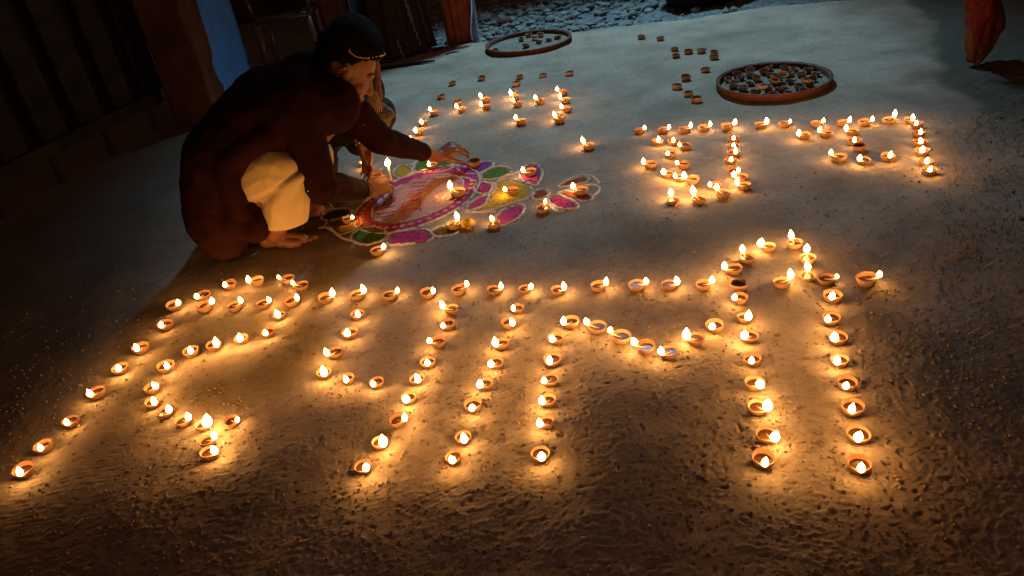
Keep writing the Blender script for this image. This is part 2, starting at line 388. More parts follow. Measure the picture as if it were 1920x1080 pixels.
scatter('loose_soil', 2000, (1.1, 3.0), (.8, 3.4), .003, .014, M['soil_clod'], 12, lambda x, y: sstep(1.2, 1.7, x-.45*(y-1.2)), 'dark crumbly soil along the weedy right-hand side')
def in_rubble(x, y): return (y > np.interp(x, _ex, _ey)+.05)*np.exp(-((x-.55)/.85)**2)
scatter('rubble', 1600, (-.6, 2.6), (5.2, 8.5), .012, .05, M['stone'], 13, in_rubble, 'broken grey rubble and gravel beyond the far edge of the courtyard', .8)

# ------------------------------------------------------------------ clay lamps
DR = .029                                       # nominal bowl radius
def bowl_bm(seed, R=DR, H=.024):
    rs = random.Random(seed); N = 32
    prof = [(.50, 0), (.60, .0), (.80, .28), (.93, .62), (.99, .90), (1.0, 1.0), (.965, 1.035), (.90, 1.0), (.86, .88), (.78, .58), (.60, .30), (.25, .22)]
    ph = [rs.uniform(0, 6.28) for _ in range(4)]
    bm = bmesh.new(); rings = []
    for r, h in prof:
        ring = []
        for k in range(N):
            a = 2*PI*k/N; d = math.atan2(math.sin(a), math.cos(a))
            rr = r*(1 + .025*math.sin(2*a+ph[0]) + .012*math.sin(3*a+ph[1]))
            w = max(0, h)**1.5
            rr *= 1 + w*(.17*math.exp(-(d/.24)**2) - .05*math.exp(-((abs(d)-.62)/.26)**2))
            zz = h*H*(1 + .05*math.sin(a+ph[2]) + .03*math.sin(2*a+ph[3])) - w*.10*H*math.exp(-(d/.3)**2)
            ring.append(bm.verts.new((rr*R*math.cos(a), rr*R*math.sin(a), zz)))
        rings.append(ring)
    for a, b in zip(rings, rings[1:]):
        for k in range(N): bm.faces.new((a[k], a[(k+1) % N], b[(k+1) % N], b[k]))
    bm.faces.new(rings[0][::-1]); bm.faces.new(rings[-1])
    bmesh.ops.recalc_face_normals(bm, faces=bm.faces); return bm
def meshof(bm, m, name):
    me = bpy.data.meshes.new(name); bm.to_mesh(me); bm.free(); me.polygons.foreach_set('use_smooth', [True]*len(me.polygons)); me.materials.append(m); return me
BOWLS = [meshof(bowl_bm(i, H=(.022, .024, .026, .023)[i % 4]), M['clay'], 'bowl') for i in range(8)]
def oil_bm():
    bm = bmesh.new(); c = bm.verts.new((0, 0, .0145)); N = 20
    r = [bm.verts.new((.0228*math.cos(2*PI*k/N), .0228*math.sin(2*PI*k/N), .0148)) for k in range(N)]
    for k in range(N): bm.faces.new((c, r[k], r[(k+1) % N]))
    return bm
OIL = meshof(oil_bm(), M['oil'], 'oil')
def wick_me(m, name):
    bm = bmesh.new(); tube(bm, [(-.006, .003, .015), (.008, .001, .0155), (.020, 0, .0185), (.0285, 0, .0225), (.0325, 0, .0262)], [.0013, .0019, .0021, .0019, .0011], 6)
    return meshof(bm, m, name)
WICK = wick_me(M['wick'], 'wick')
def flame_bm(seed):
    rs = random.Random(seed); bm = bmesh.new(); N = 8
    prof = [(.0020, 0), (.0064, .003), (.0090, .008), (.0088, .013), (.0064, .0185), (.0028, .0235)]
    lx, ly = rs.uniform(-.003, .003), rs.uniform(-.003, .003); rings = []
    for r, z in prof:
        t = z/.027; rings.append([bm.verts.new((lx*t*t + r*math.cos(2*PI*k/N), ly*t*t + r*math.sin(2*PI*k/N), z)) for k in range(N)])
    top = bm.verts.new((lx*1.2, ly*1.2, .0275)); bot = bm.verts.new((0, 0, -.001))
    for a, b in zip(rings, rings[1:]):
        for k in range(N): bm.faces.new((a[k], a[(k+1) % N], b[(k+1) % N], b[k]))
    for k in range(N): bm.faces.new((rings[-1][k], rings[-1][(k+1) % N], top)); bm.faces.new((rings[0][(k+1) % N], rings[0][k], bot))
    return bm
FLAMES = [meshof(flame_bm(i), M['flame'], 'flame') for i in range(6)]
cnt = [0]
def lamp(px, py, fx=None, fy=None, wpx=None, fs=1.0, label='', group='', loc=None, rz=None, size=None, tilt=(0, 0)):
    """clay lamp: bowl rim centred over pixel (px,py); the flame leans to (fx,fy); wpx = rim width in pixels"""
    cnt[0] += 1; i = cnt[0]; rs = random.Random(i*13)
    lit = fx is not None
    if loc is None:
        p = GG(px, py, .022); s = (wpx/scale_at(p)/(2*DR*1.04)) if wpx else rs.uniform(.90, 1.06)
        s = min(1.22, max(.78, s))
        if lit:
            q = GG(fx, fy, .036); d = Vector((q.x-p.x, q.y-p.y)); a = math.atan2(d.y, d.x) if d.length > .004 else rs.uniform(-2.2, -.9)
        else: a = rs.uniform(-PI, PI)
        loc = p
    else:
        s = size or rs.uniform(.85, 1.0); a = rz if rz is not None else rs.uniform(-PI, PI)
    e = empty('clay_lamp', loc, a, label, 'oil lamp', group); e.rotation_euler = (tilt[0] + rs.uniform(-.05, .05), tilt[1] + rs.uniform(-.05, .05), a); e.scale = (s, s, s)
    if not lit and not label.startswith('unlit'): pass
    def part(nm, me):
        o = bpy.data.objects.new(nm, me); o.parent = e; COL.objects.link(o); return o
    part('bowl', BOWLS[i % 8]); 
    if lit: part('oil', OIL); part('wick', WICK)
    elif wpx or rs.random() < .45: part('oil', OIL)
    if lit:
        f = part('flame', FLAMES[i % 6]); k = (.35+.65*fs)*rs.uniform(.82, 1.06)/s*.92; f.location = (.0325, 0, .0245); f.scale = (k, k, k*rs.uniform(.85, 1.25))
    return e
ORD = ['first', 'second', 'third', 'fourth', 'fifth', 'sixth', 'seventh', 'eighth', 'ninth', 'tenth', 'eleventh', 'twelfth', 'thirteenth', 'fourteenth', 'fifteenth',
       'sixteenth', 'seventeenth', 'eighteenth', 'nineteenth', 'twentieth', 'twenty-first', 'twenty-second']
def chain(pts, where, group, small=None):
    n = len(pts)
    for k, t in enumerate(pts):
        t = tuple(t); fs = 1.0; w = None; lit = True
        if len(t) == 2: lit = False; args = (t[0], t[1])
        elif len(t) == 3: lit = False; args = (t[0], t[1]); w = t[2]
        else:
            args = t[:4]; w = t[4] if len(t) > 4 else None; fs = t[5] if len(t) > 5 else 1.0
        lab = ('lit' if lit else 'unlit') + ' clay lamp, ' + where.replace('#', ORD[k] if k < n-1 or n < 4 else 'last (' + ORD[k] + ')')
        if lit: lamp(*args, wpx=w, fs=fs, label=lab, group=group)
        else: lamp(args[0], args[1], None, None, wpx=w, label=lab, group=group)
NG = 'clay lamps forming the large letters in the foreground'
chain([(42,879,35,890,41),(79.5,834,75,841,36),(130,786,122,796,33),(179,733,168,740,37),(224,688,221,692,32),(263,650,256,656,33),(308,606,300,610,31),
       (380,551,369,554,31),(429,531,418,536,29),(481,524,464.5,525.5,28),(539,520,527,516,28,.7),(565,532,552,527,28,.75)],
      '# up the slanting outer line at lower left, from the nearest', NG)
chain([(325,570,340,569,31),(384,572,396,566,34),(438,571,452,562,30),(492,566,503,560,28),(547,562,560,559.5,32),(609,556,623,550,30,1.1),(669,550,684,544.5,31,1.1),(729,550,746,542,30,.75),
       (801,546,820,546,31,.9),(860,540,880,530,31),(925,540,944,535,29),(984,537,1001,535,26,1.2),(1046,540,1064,537,28,1.2),(1121,533,1143,528,30),(1194,531,1218,525,33,1.1),(1255,530,1275,527,32),
       (1319,530,1339,523,30),(1386,532,34),(1466,526,1490,514,33,1.2),(1515,513,1515,492,29,1.2),(1550,520,1572,515.5,34,.65),(1625,522,1648,515.5,40)],
      '# from the left in the long foreground headline row', NG)
chain([(1376,501,1366,497,34,1.3),(1400,480,1389,464,32,1.2),(1441,459,1421,455,28,1.8),(1491,454,1482,439,30,1.1),(1515,481,1511,461,32,1.2)],
      '# from the left in the hook above the foreground headline', NG)
chain([(522.5,587.5,521,589,26,1.2),(501,619,496,621,29),(451,632,448,637,28,1.2),(399,644,402,642,31,1.2),(357,655,358,658,32,1.2),(309.5,684,312,686,34,1.1),(285,724,292,722,32),(284,750,290,752,30),
       (307,770,317,767,33,1.2),(341,785,354,779,32,1.2),(379,793,400,795,30,1.9),(387,822,407,812,30),(390,845,404,844,37,1.1),(433,785,449,782,30,.7)],
      '# down the curved inner stroke of the leftmost foreground letter', NG)
chain([(670,586,671,588,28,1.1),(655,621,650,624,32,1.2),(627.5,657,615,658,33),(606,695,606,697,31,1.2),(649,706,647,704,26),(705,712,702,707,30)],
      '# down the hooked stroke left of the second foreground upright', NG)
chain([(846,575,835,569.5,28),(839,604,834,602,31),(821,637,811,634,31),(801,675,800,676,31,1.1),(781,706,782,705,30,1.1),(765,741,760,742,31,1.4),(746,784,759,782,36),(711,825,715,825,34,1.4),(679,870,684,871,31)],
      '# down the slanting upright of the second foreground letter', NG)
chain([(969,574,969,567,23,.8),(955,602,959,601,33,1.1),(940,640,934,637,31,1.4),(929,675,922,674.5,30,1.1),(909,715,901,714,28,1.1),(886,756,884,756,36,1.2),(867.5,815,869,819,32,1.2),(850.5,852,848,861,33)],
      '# down the third slanting foreground upright, left of the barred one', NG)
chain([(1069,601,1054,605,36),(1042,631,1035,634,33,1.4),(1035,670,1029,674,36,1.1),(1031,707,1020,709,34,1.1),(1027,746,1018,746,33,1.1),(1024,787,1011,792,34,1.1),(1012.5,847,1016,859,40,1.2)],
      '# down the upright that starts the sagging foreground bar', NG)
chain([(1120,610,1101,602,37,1.2),(1164,629,1147,620,40),(1211,647.5,1189,640,38,1.1),(1256,656,1242,656,37,1.3),(1305,631,1281,630,36,1.5),(1340,607,1337,606,36,1.1)],
      '# from the left in the sagging foreground bar', NG)
chain([(1387,555,1376,555,32),(1396,591,1402,591,30,1.3),(1406,626,1396,626,34,1.5),(1411,670,1410,675,35,.9),(1415,715,1426,719,39,1.5),(1421,759,1436,758,39,1.5),(1437.5,811,1450,815,43,1.3),(1431,857.5,1433,869,46,.9)],
      '# down the foreground upright below the unlit headline lamp', NG)
chain([(1561,552.5,1560,551,37,1.1),(1559,592.5,1550,599,36,1.2),(1571,629,1560,639,39,1.5),(1576,671,1571,672,33,1.2),(1589,714,1586,721,39),(1600,760,1596,772,45,1.2),(1610,810,1609.5,812,46,1.2),(1612.5,867.5,1616,875,47,1.1)],
      '# down the rightmost foreground upright', NG)
UG = 'clay lamps forming the small letters at upper right'
chain([(1199,242,1210,238,None,.8),(1243,241,1254,236.5),(1282.6,239.7,1296.5,235,None,.8),(1319,237,1333.5,231.5),(1363,235,1379,229,None,1.1),(1426,231,1441,227,None,1.1),(1472,229,1487.4,228,None,.7),
       (1531,229,1544,224),(1581,228,1594,224,None,1.1),(1621,226,1637,221,None,1.1),(1667,222,1681,212.6,None,1.1),(1706.5,222,1710,219)],
      '# from the left in the upper-right headline row', UG)
chain([(1232.7,263.5,1234,261),(1263,262.5,1262,260.5),(1283.6,270.7,1273,270),(1257,286,1252.7,285),(1281.6,306,1269.4,303),(1220.5,305,1210,301,None,1.1),(1251,322.6,1243,322.6,None,1.2),
       (1275.5,329.8,1267,328),(1299,335,1285.7,329.8,None,1.2),(1262,371.5,1257.8,359,None,1.3),(1311,370.5,1298.5,360,None,1.4),(1356,360,1343.7,350,None,1.2),(1340.7,345,1329.5,344.6)],
      '# round the curved stroke of the left upper-right letter', UG)
chain([(1375,257,1376,255),(1376,269.6,1374.7,269,None,.8),(1376,284,1378.8,282),(1370,298,1371,296),(1377,318.5,1384,317),(1389.6,329.8,1377.4,326.7,None,1.1),(1395.7,345,1377.4,342,None,1.3)],
      '# down the upright of the left upper-right letter', UG)
chain([(1508,251,1497.7,249),(1549.6,247,1533.8,243.8,None,1.2),(1598.5,243,1586,240,None,1.2),(1601.6,261.5,1602,259),(1611.8,272.7,26),(1574,292,1561,286),(1620,297,1616.5,293,None,1.1),(1664.8,291,1667.8,289)],
      '# along the zigzag stroke of the right upper-right letter', UG)
chain([(1719.8,231,1716,234,None,.8),(1722.8,247.2,1727,247),(1726,264.6,1727,262,None,1.1),(1730,281,1730,284,None,1.3),(1738,302,1739,299),(1744,316.5,1743,318,None,1.1)],
      '# down the rightmost upright of the upper-right word', UG)
AG = 'clay lamps forming the half-made letter behind the rangoli'
chain([(777,262,772,260),(785.5,245.5,779,244.5),(793,229,791.5,225.5),(814.5,209,808.5,204),(826.7,177.8),(847.8,153),(903,143.5),(974.5,141),(1017.8,137.8),(1067.8,134.5)],
      '# of the wide arc behind the rangoli, from the squatting man', AG)
chain([(857.8,189),(865.5,202,853.8,198),(910,184.5,896,179),(912,197.8,899,195.5),(967.8,154.5),(963,171),(965.5,179,949,173,None,1.1),(971,192,956.7,186.7),(1013,187.8,998,182,None,1.1),
       (1054.5,171,1041.8,167),(1060,185.5,1055.5,181,None,1.1),(1063,202,1053.8,198,None,1.1),(1049,222,1044,216,None,1.1),(976.7,225.5,970,220)],
      '# from the left inside the half-made arc', AG)
lamp(1104, 271, 1093, 264, label='lit clay lamp standing alone on bare ground between the two upper words', group=AG)
TG = 'unlit clay lamps set out near the full basket'
for (x, y), d in zip([(1202.5,67),(1238,69.5),(1265,89),(1267.5,101),(1291,94),(1315,92.5),(1339,94.7),(1339,104.5),(1323,127.5),(1285.7,143),(1269,159),(1290.5,172),(1306,183)],
    ['leftmost of the two lying farthest back between the baskets', 'right one of the two lying farthest back between the baskets', 'upper one of the left touching pair, near the far end', 'lower one of the left touching pair, near the far end',
     'just left of the middle in the short row behind the full basket', 'just right of the middle in the short row behind the full basket', 'rear one of the pair ending the short row beside the full basket', 'front one of the pair ending the short row beside the full basket',
     'standing alone close to the left rim of the full basket', 'highest of the four curving down toward the upper word', 'leftmost of the four curving down toward the upper word', 'third of the four curving down toward the upper word', 'lowest and nearest of the four curving down toward the upper word']):
    lamp(x, y, label='unlit clay lamp ' + d, group=TG)
RG = 'clay lamps placed on and around the coloured rangoli'
for a, d in [((682,303.5,680.6,300.6), 'lit clay lamp on the ground behind the squatting man, under the second person’s hand'),
             ((810.4,307,807.5,304), 'lit clay lamp on the green petal under the stretched forearm'),
             ((994,319.6,982,318), 'lit clay lamp on the round purple petal at the upper right of the rangoli'),
             ((858.5,359,850,353,36,1.5), 'bright lit clay lamp in the pale centre of the rangoli'),
             ((960.6,355.5,946,353), 'lit clay lamp in the middle of the large yellow rangoli petal'),
             ((1090,354.6,1082,349,None,1.1), 'lit clay lamp on the tail tip at the far right of the rangoli'),
             ((1017,388,1018,380,None,.7), 'small-flamed clay lamp beside the tail joint of the rangoli'),
             ((851,420,857.7,407.7,None,1.1), 'lit clay lamp touching the marigold on the near edge of the rangoli'),
             ((926,418,922,406), 'lit clay lamp right of the marigold, by the pink near petal'),
             ((651.5,408.5,659.6,404.5,None,.7), 'small-flamed clay lamp on the ochre petal beside the maroon sleeve'),
             ((708,467,717,463,31), 'lit clay lamp on bare ground at the near left tip of the rangoli')]:
    lamp(*a[:4], wpx=a[4] if len(a) > 4 else None, fs=a[5] if len(a) > 5 else 1, label=d.replace('’', "'"), group=RG)
lamp(889, 303, label='unlit clay lamp being set down by the man’s far hand on the purple petal'.replace('’', "'"), group=RG, wpx=28)

# ------------------------------------------------------------------ baskets
def basket(px, py, wpx, label, n, seed, spots=None, rim_h=.034, where=''):
    c = GG(px, py, .02); r = wpx/scale_at(c)/2*.98
    e = empty('winnowing_basket', c, 0, label, 'basket')
    bm = bmesh.new(); N = 72
    prof = [(r*.955, .006), (r*.985, .004), (r*1.0, .02), (r*1.0, rim_h), (r*.975, rim_h+.006), (r*.955, rim_h), (r*.95, .012)]
    rings = []
    for k in range(N):
        a = 2*PI*k/N; rings.append([bm.verts.new(c + Vector((q[0]*math.cos(a)*(1+.012*math.sin(2*a)), q[0]*math.sin(a)*(1-.01*math.sin(2*a)), q[1]+.0012*math.sin(k*2.2)))) for q in prof])
    for k in range(N):
        a, b = rings[k], rings[(k+1) % N]
        for j in range(len(prof)-1): bm.faces.new((a[j], b[j], b[j+1], a[j+1]))
    bmesh.ops.recalc_face_normals(bm, faces=bm.faces); obj('rim', bm, M['bamboo'], e)
    bm = bmesh.new()
    for zz, rr in ((rim_h+.003, r*1.006), (.016, r*1.006)):
        tube(bm, [c + Vector((rr*math.cos(2*PI*k/N), rr*math.sin(2*PI*k/N), zz + .0008*math.sin(k*1.7))) for k in range(N+1)], .0045, 6, False)
    obj('binding', bm, M['bamboo'], e)
    bm = bmesh.new()                        # woven floor: crossing splints
    w = r*2/46
    for ax in (0, 1):
        for i in range(46):
            u = -r + w*(i+.5); hl = math.sqrt(max(0, (r*.955)**2-u*u))
            if hl < .02: continue
            ns = max(2, int(hl*2/w)); pv = None
            for j in range(ns+1):
                v = -hl + 2*hl*j/ns; zz = .008 + .0012*(1 if (i+j+ax) % 2 else -1)
                a1 = (u-w*.42, v, zz) if ax else (v, u-w*.42, zz); b1 = (u+w*.42, v, zz) if ax else (v, u+w*.42, zz)
                A = bm.verts.new(c+Vector(a1)); B = bm.verts.new(c+Vector(b1))
                if pv: bm.faces.new((pv[0], pv[1], B, A))
                pv = (A, B)
    f = obj('woven_floor', bm, M['floor'], e, smooth=False)
    bm = bmesh.new(); bmesh.ops.create_circle(bm, cap_ends=True, segments=48, radius=r*.95); bmesh.ops.translate(bm, verts=bm.verts, vec=c+Vector((0, 0, .0045)))
    obj('backing', bm, M['floor'], e, smooth=False)
    return c, r
M['floor'] = mat('cane_matting', (.20, .165, .13), .85, .2, noise=(40, .3), bump=.4, bscale=80)
c2, r2 = basket(1450, 152, 208, 'round shallow cane basket full of unlit clay lamps at upper right', 0, 0)
rs = random.Random(5); spots = []; t = 0
while len(spots) < 34 and t < 6000:
    t += 1; a = rs.uniform(0, 6.28); q = rs.random()**.5*(r2-.045)
    x, y = q*math.cos(a), q*math.sin(a)
    if x < -r2*.62 and y < 0: continue
    if all((x-u)**2+(y-v)**2 > .058**2 for u, v in spots): spots.append((x, y))
rows = {}
for q in spots: rows.setdefault(round(q[1]/.075), []).append(q)
spots = []; LABS = []
for ri, kk in enumerate(sorted(rows)):
    for ci, q in enumerate(sorted(rows[kk])): spots.append(q); LABS.append('unlit clay lamp in the full basket, %s row from the front, %s from the left' % (ORD[ri], ORD[ci]))
for i, (x, y) in enumerate(spots):
    lamp(0, 0, loc=c2+Vector((x, y, .010)), size=rs.uniform(.84, .98), label=LABS[i], group='unlit clay lamps heaped in the full basket', tilt=(rs.uniform(-.3, .3), rs.uniform(-.25, .25)))
for i in range(5):                            # a second layer
    x, y = [(spots[k][0]+spots[k+1][0])/2 for k in [i*3+3]][0], [(spots[k][1]+spots[k+1][1])/2 for k in [i*3+3]][0]
    lamp(0, 0, loc=c2+Vector((x, y, .032)), size=.92, label='unlit clay lamp perched on top in the full basket, %s back from the front' % ORD[i], group='unlit clay lamps heaped in the full basket', tilt=(rs.uniform(-.5, .5), rs.uniform(-.4, .4)))
c1, r1 = basket(991, 80, 163, 'round shallow cane basket, nearly empty, at the far edge beside the rubble', 0, 0)
for i, (px, py, d) in enumerate([(929,93,'alone at the left inside the far basket'),(977,72,'leftmost of the cluster in the far basket'),(991,64,'rearmost of the cluster in the far basket'),(1002,70,'in the heart of the cluster in the far basket'),
        (985,84,'lying nearest the front of the far basket'),(1009,76,'right of the cluster centre in the far basket'),(1028,72,'next to last toward the right rim of the far basket'),(1046,67,'closest to the right rim of the far basket'),(996,58,'behind the cluster, against the back rim of the far basket'),(1013,64,'behind the right part of the cluster in the far basket')]):
    p = G(px, py, c1.z+.03); lamp(0, 0, loc=Vector((p.x, p.y, c1.z+.010)), label='unlit clay lamp ' + d, group='unlit clay lamps in the nearly empty basket', tilt=(rs.uniform(-.3, .3), rs.uniform(-.3, .3)))

# ------------------------------------------------------------------ rangoli
rc = GG(783, 373); rang = empty('rangoli', rc, 0, 'coloured powder rangoli with magenta ring and petals beside the squatting man', 'rangoli')
def resample(poly, step, closed=True):
    out = []; n = len(poly)
    for i in range(n if closed else n-1):
        a, b = poly[i], poly[(i+1) % n]; k = max(1, int((b-a).length/step))
        out += [a.lerp(b, j/k) for j in range(k)]
    if not closed: out.append(poly[-1])
    return out
def smoothp(poly, it=2, closed=True):
    for _ in range(it):
        n = len(poly); out = [] if closed else [poly[0]]
        for i in range(n if closed else n-1):
            a, b = poly[i], poly[(i+1) % n]; out += [a.lerp(b, .25), a.lerp(b, .75)]
        if not closed: out.append(poly[-1])
        poly = out
    return poly
def jitter(p, amt, sc, k=0): return Vector((p.x + amt*mn.noise(Vector((p.x*sc, p.y*sc, k))), p.y + amt*mn.noise(Vector((p.x*sc, p.y*sc, k+9))), 0))
def patch(pts, m, name='petal', z=.0035, label=None):
    w = [GG(*p) for p in pts]; w = [Vector((p.x, p.y, 0)) for p in w]
    w = resample(smoothp(w), .006); w = [jitter(p, .008, 90) for p in w]
    c = sum(w, Vector())/len(w); bm = bmesh.new(); K = 8; rings = []
    for j in range(1, K+1):
        t = j/K; rings.append([])
        for p in w:
            q = c.lerp(p, t); lift = z*(1 if j < K else -.6) + .0012*mn.noise(Vector((q.x*120, q.y*120, 0)))
            rings[-1].append(bm.verts.new((q.x, q.y, hz(q.x, q.y)+lift)))
    cv = bm.verts.new((c.x, c.y, hz(c.x, c.y)+z)); N = len(w)
    for k in range(N): bm.faces.new((cv, rings[0][k], rings[0][(k+1) % N]))
    for a, b in zip(rings, rings[1:]):
        for k in range(N): bm.faces.new((a[k], b[k], b[(k+1) % N], a[(k+1) % N]))
    bmesh.ops.recalc_face_normals(bm, faces=bm.faces)
    o = obj(name, bm, m, rang)
    if o.data.polygons[0].normal.z < 0: o.data.flip_normals()
    if label: o['label'] = label
    return w
def ridge(bm, w, r=.005, closed=True, gap=.0):
    w = resample(w, .005, closed); N = len(w); prev = None; first = None
    for i in range(N):
        p = w[i]; t = (w[(i+1) % N] - w[i-1]) if closed or 0 < i < N-1 else (w[min(i+1, N-1)]-w[max(i-1, 0)])
        if t.length < 1e-6: continue
        t.normalize(); s = Vector((-t.y, t.x, 0)); rr = r*(.75 + .9*abs(mn.noise(Vector((p.x*130, p.y*130, 3)))) + .25*random.random())
        off = s*.004*mn.noise(Vector((p.x*60, p.y*60, 8)))
        q = p+off; h = hz(q.x, q.y)
        if mn.noise(Vector((p.x*45, p.y*45, 20))) < -.42 - gap: prev = None; continue
        ring = [bm.verts.new((*(q+s*rr).xy, h-.001)), bm.verts.new((*(q+s*rr*.5).xy, h+.0055+rr*.1)), bm.verts.new((*(q-s*rr*.5).xy, h+.0055+rr*.1)), bm.verts.new((*(q-s*rr).xy, h-.001))]
        if prev:
            for k in range(3): bm.faces.new((prev[k], prev[k+1], ring[k+1], ring[k]))
        prev = ring
def line(bm, pts, r=.004):
    w = [GG(*p) for p in pts]; w = [Vector((p.x, p.y, 0)) for p in w]
    ridge(bm, smoothp(w, 1, False) if len(w) > 2 else w, r, False, .5)
# ring
wc = []
def ringp(px, py): p = GG(px, py); return Vector((p.x, p.y, 0))
L_, R_, T_, B_ = ringp(667, 398), ringp(897, 338), ringp(800, 322), ringp(770, 432)
cen = (L_+R_)/2; ra = (R_-L_)/2; cen2 = (T_+B_)/2; rb = (T_-B_)/2; cen = (cen+cen2)/2
def ringpt(a, k): return cen + ra*math.cos(a)*k + rb*math.sin(a)*k
def annulus(k0, k1, m, name, z=.003, a0=0, a1=2*PI):
    bm = bmesh.new(); N = 150; K = 6; pv = None
    for i in range(N+1):
        a = a0+(a1-a0)*i/N; row = []
        for j in range(K+1):
            k = k0+(k1-k0)*j/K; p = jitter(ringpt(a, k), .006, 80, 4); row.append(bm.verts.new((p.x, p.y, hz(p.x, p.y) + (z if 0 < j < K else -.001) + .001*mn.noise(p*110))))
        if pv:
            for j in range(K): bm.faces.new((pv[j], pv[j+1], row[j+1], row[j]))
        pv = row
    bmesh.ops.recalc_face_normals(bm, faces=bm.faces); o = obj(name, bm, m, rang)
    if o.data.polygons[3].normal.z < 0: o.data.flip_normals()
    return o
annulus(.02, .76, M['p_pale'], 'centre_disc', .0034)
annulus(.75, .985, M['p_mag'], 'ring', .0040)['label'] = 'magenta powder ring'
annulus(.75, .985, M['p_red'], 'ring', .0052, math.radians(165), math.radians(232))['label'] = 'red arc of the powder ring'
PET = [([(775,316),(785,300),(806,296),(830,304),(852,309),(838,321),(805,324),(782,323)], 'p_grn'), ([(741,330),(742,318),(755,311),(768,316),(770,328),(752,335)], 'p_yel'),
       ([(857,312),(870,306),(895,308),(921,304),(923,311),(905,322),(882,327),(866,322)], 'p_pur'), ([(903,329),(920,317),(943,313),(959,321),(945,331),(922,336),(906,335)], 'p_grn'),
       ([(975,334),(983,314),(999,306),(1013,316),(1014,333),(1004,350),(992,342)], 'p_mag'), ([(892,352),(899,344),(914,343),(923,351),(918,361),(904,363),(893,359)], 'p_mag'),
       ([(873,395),(886,380),(903,370),(915,371),(911,382),(893,391)], 'p_mag'), ([(890,394),(914,384),(921,362),(929,346),(946,337),(974,341),(994,352),(991,371),(963,379),(928,390),(902,397)], 'p_yel'),
       ([(934,404),(958,389),(982,383),(976,404),(956,417),(938,425),(929,416)], 'p_mag'), ([(810,436),(823,427),(848,425),(863,431),(847,440),(824,444)], 'p_och'),
       ([(726,451),(735,437),(762,435),(798,431),(813,447),(792,457),(762,455),(736,461)], 'p_mag'), ([(659,446),(675,431),(700,427),(724,436),(722,447),(692,459),(668,454)], 'p_grn'),
       ([(607,423),(640,411),(667,408),(679,420),(657,435),(637,441),(624,427)], 'p_och'), ([(602,409),(621,395),(650,392),(659,400),(641,408),(614,413)], 'p_dgrn'),
       ([(999,369),(1013,356),(1028,359),(1023,370),(1006,373)], 'p_brn'), ([(1028,373),(1045,366),(1062,374),(1083,384),(1079,392),(1055,391),(1036,382)], 'p_mag'),
       ([(1044,363),(1072,360),(1109,368),(1106,376),(1085,378),(1062,369)], 'p_brn'), ([(1049,348),(1078,336),(1100,332),(1103,340),(1077,346),(1056,351)], 'p_brn')]
bmo = bmesh.new()
LAB = {'p_grn': 'green powder petal', 'p_yel': 'yellow powder petal', 'p_pur': 'purple powder petal', 'p_mag': 'magenta powder petal', 'p_och': 'ochre powder petal', 'p_dgrn': 'dark green powder petal', 'p_brn': 'rust-red powder petal'}
for pts, mk in PET:
    w = patch(pts, M[mk], label=LAB[mk]); c = sum(w, Vector())/len(w)
    ridge(bmo, [c + (p-c)*(1+.010/max(.02, (p-c).length)) for p in w], .0044)
ridge(bmo, [ringpt(2*PI*k/90, 1.02) for k in range(90)], .0046)
ridge(bmo, [ringpt(2*PI*k/90, .74) for k in range(90)], .004)
for pl_ in [[(1050,362),(1080,352),(1106,346),(1125,350),(1121,362),(1112,368)], [(1044,352),(1062,338),(1090,328),(1112,331),(1126,345)], [(605,405),(598,398),(612,388),(622,385),(614,378),(600,377)],
            [(600,312),(622,323),(650,335),(673,338),(700,329),(718,316)], [(598,428),(615,426),(640,447),(660,452)], [(770,312),(778,306),(790,296)], [(864,332),(880,336),(895,342)], [(872,398),(900,399),(930,397)],
            [(1028,384),(1045,398),(1060,396)], [(948,331),(962,327),(975,322)], [(925,343),(932,352),(925,364),(905,368)]]:
    line(bmo, pl_, .0052)
sv = random.Random(4); base = [v.co.copy() for v in bmo.verts]; sb = bmesh.new()
for i in range(5200):                        # powder spilt about the lines
    c = base[sv.randrange(len(base))]; x = c.x+sv.gauss(0, .008); y = c.y+sv.gauss(0, .008); z = hz(x, y)+.0042; a = sv.uniform(0, 6.28); q_ = sv.uniform(.0009, .0026)
    sb.faces.new([sb.verts.new((x+q_*math.cos(a+t_), y+q_*math.sin(a+t_), z+(.0012 if t_ > 3 else 0))) for t_ in (0, 2.1, 4.2)])
tag(obj('spilt_powder', sb, M['p_wht'], rang, False), kind='stuff')
obj('white_outline', bmo, M['p_wht'], rang)
for s in [[(753,392),(754,384),(762,380)], [(754,389),(770,386),(786,382)], [(754,400),(756,396),(788,391),(789,398)], [(758,404),(758,400)], [(787,378),(789,398)], [(768,378),(778,377),(786,374)], [(764,372),(786,367)],
          [(768,362),(795,357)], [(771,352),(797,349)], [(774,345),(800,342)], [(765,367),(790,362)], [(780,384),(790,380)], [(800,338),(818,336)], [(733,374),(745,373)], [(728,379),(742,377)]]:
    bmo = bmesh.new(); line(bmo, s, .0036)
    if len(bmo.faces): obj('red_stroke', bmo, M['p_red'], rang)
    else: bmo.free()
for s in [[(702,392),(720,386),(738,381)], [(703,398),(722,392),(742,387)], [(708,403),(742,398)], [(705,387),(725,380)], [(716,409),(740,404)]]:
    bmo = bmesh.new(); line(bmo, s, .0042); obj('purple_stroke', bmo, M['p_pur'], rang)
for k in range(26):                          # pale rings dotted on the magenta band
    bmo = bmesh.new(); a = math.radians(150+k*8.6); p = ringpt(a, .885); ridge(bmo, [p+Vector((.010*math.cos(u), .007*math.sin(u), 0)) for u in np.linspace(0, 2*PI, 9)[:-1]], .0026)
    if len(bmo.faces): obj('dot_ring', bmo, M['petal'], rang)
    else: bmo.free()
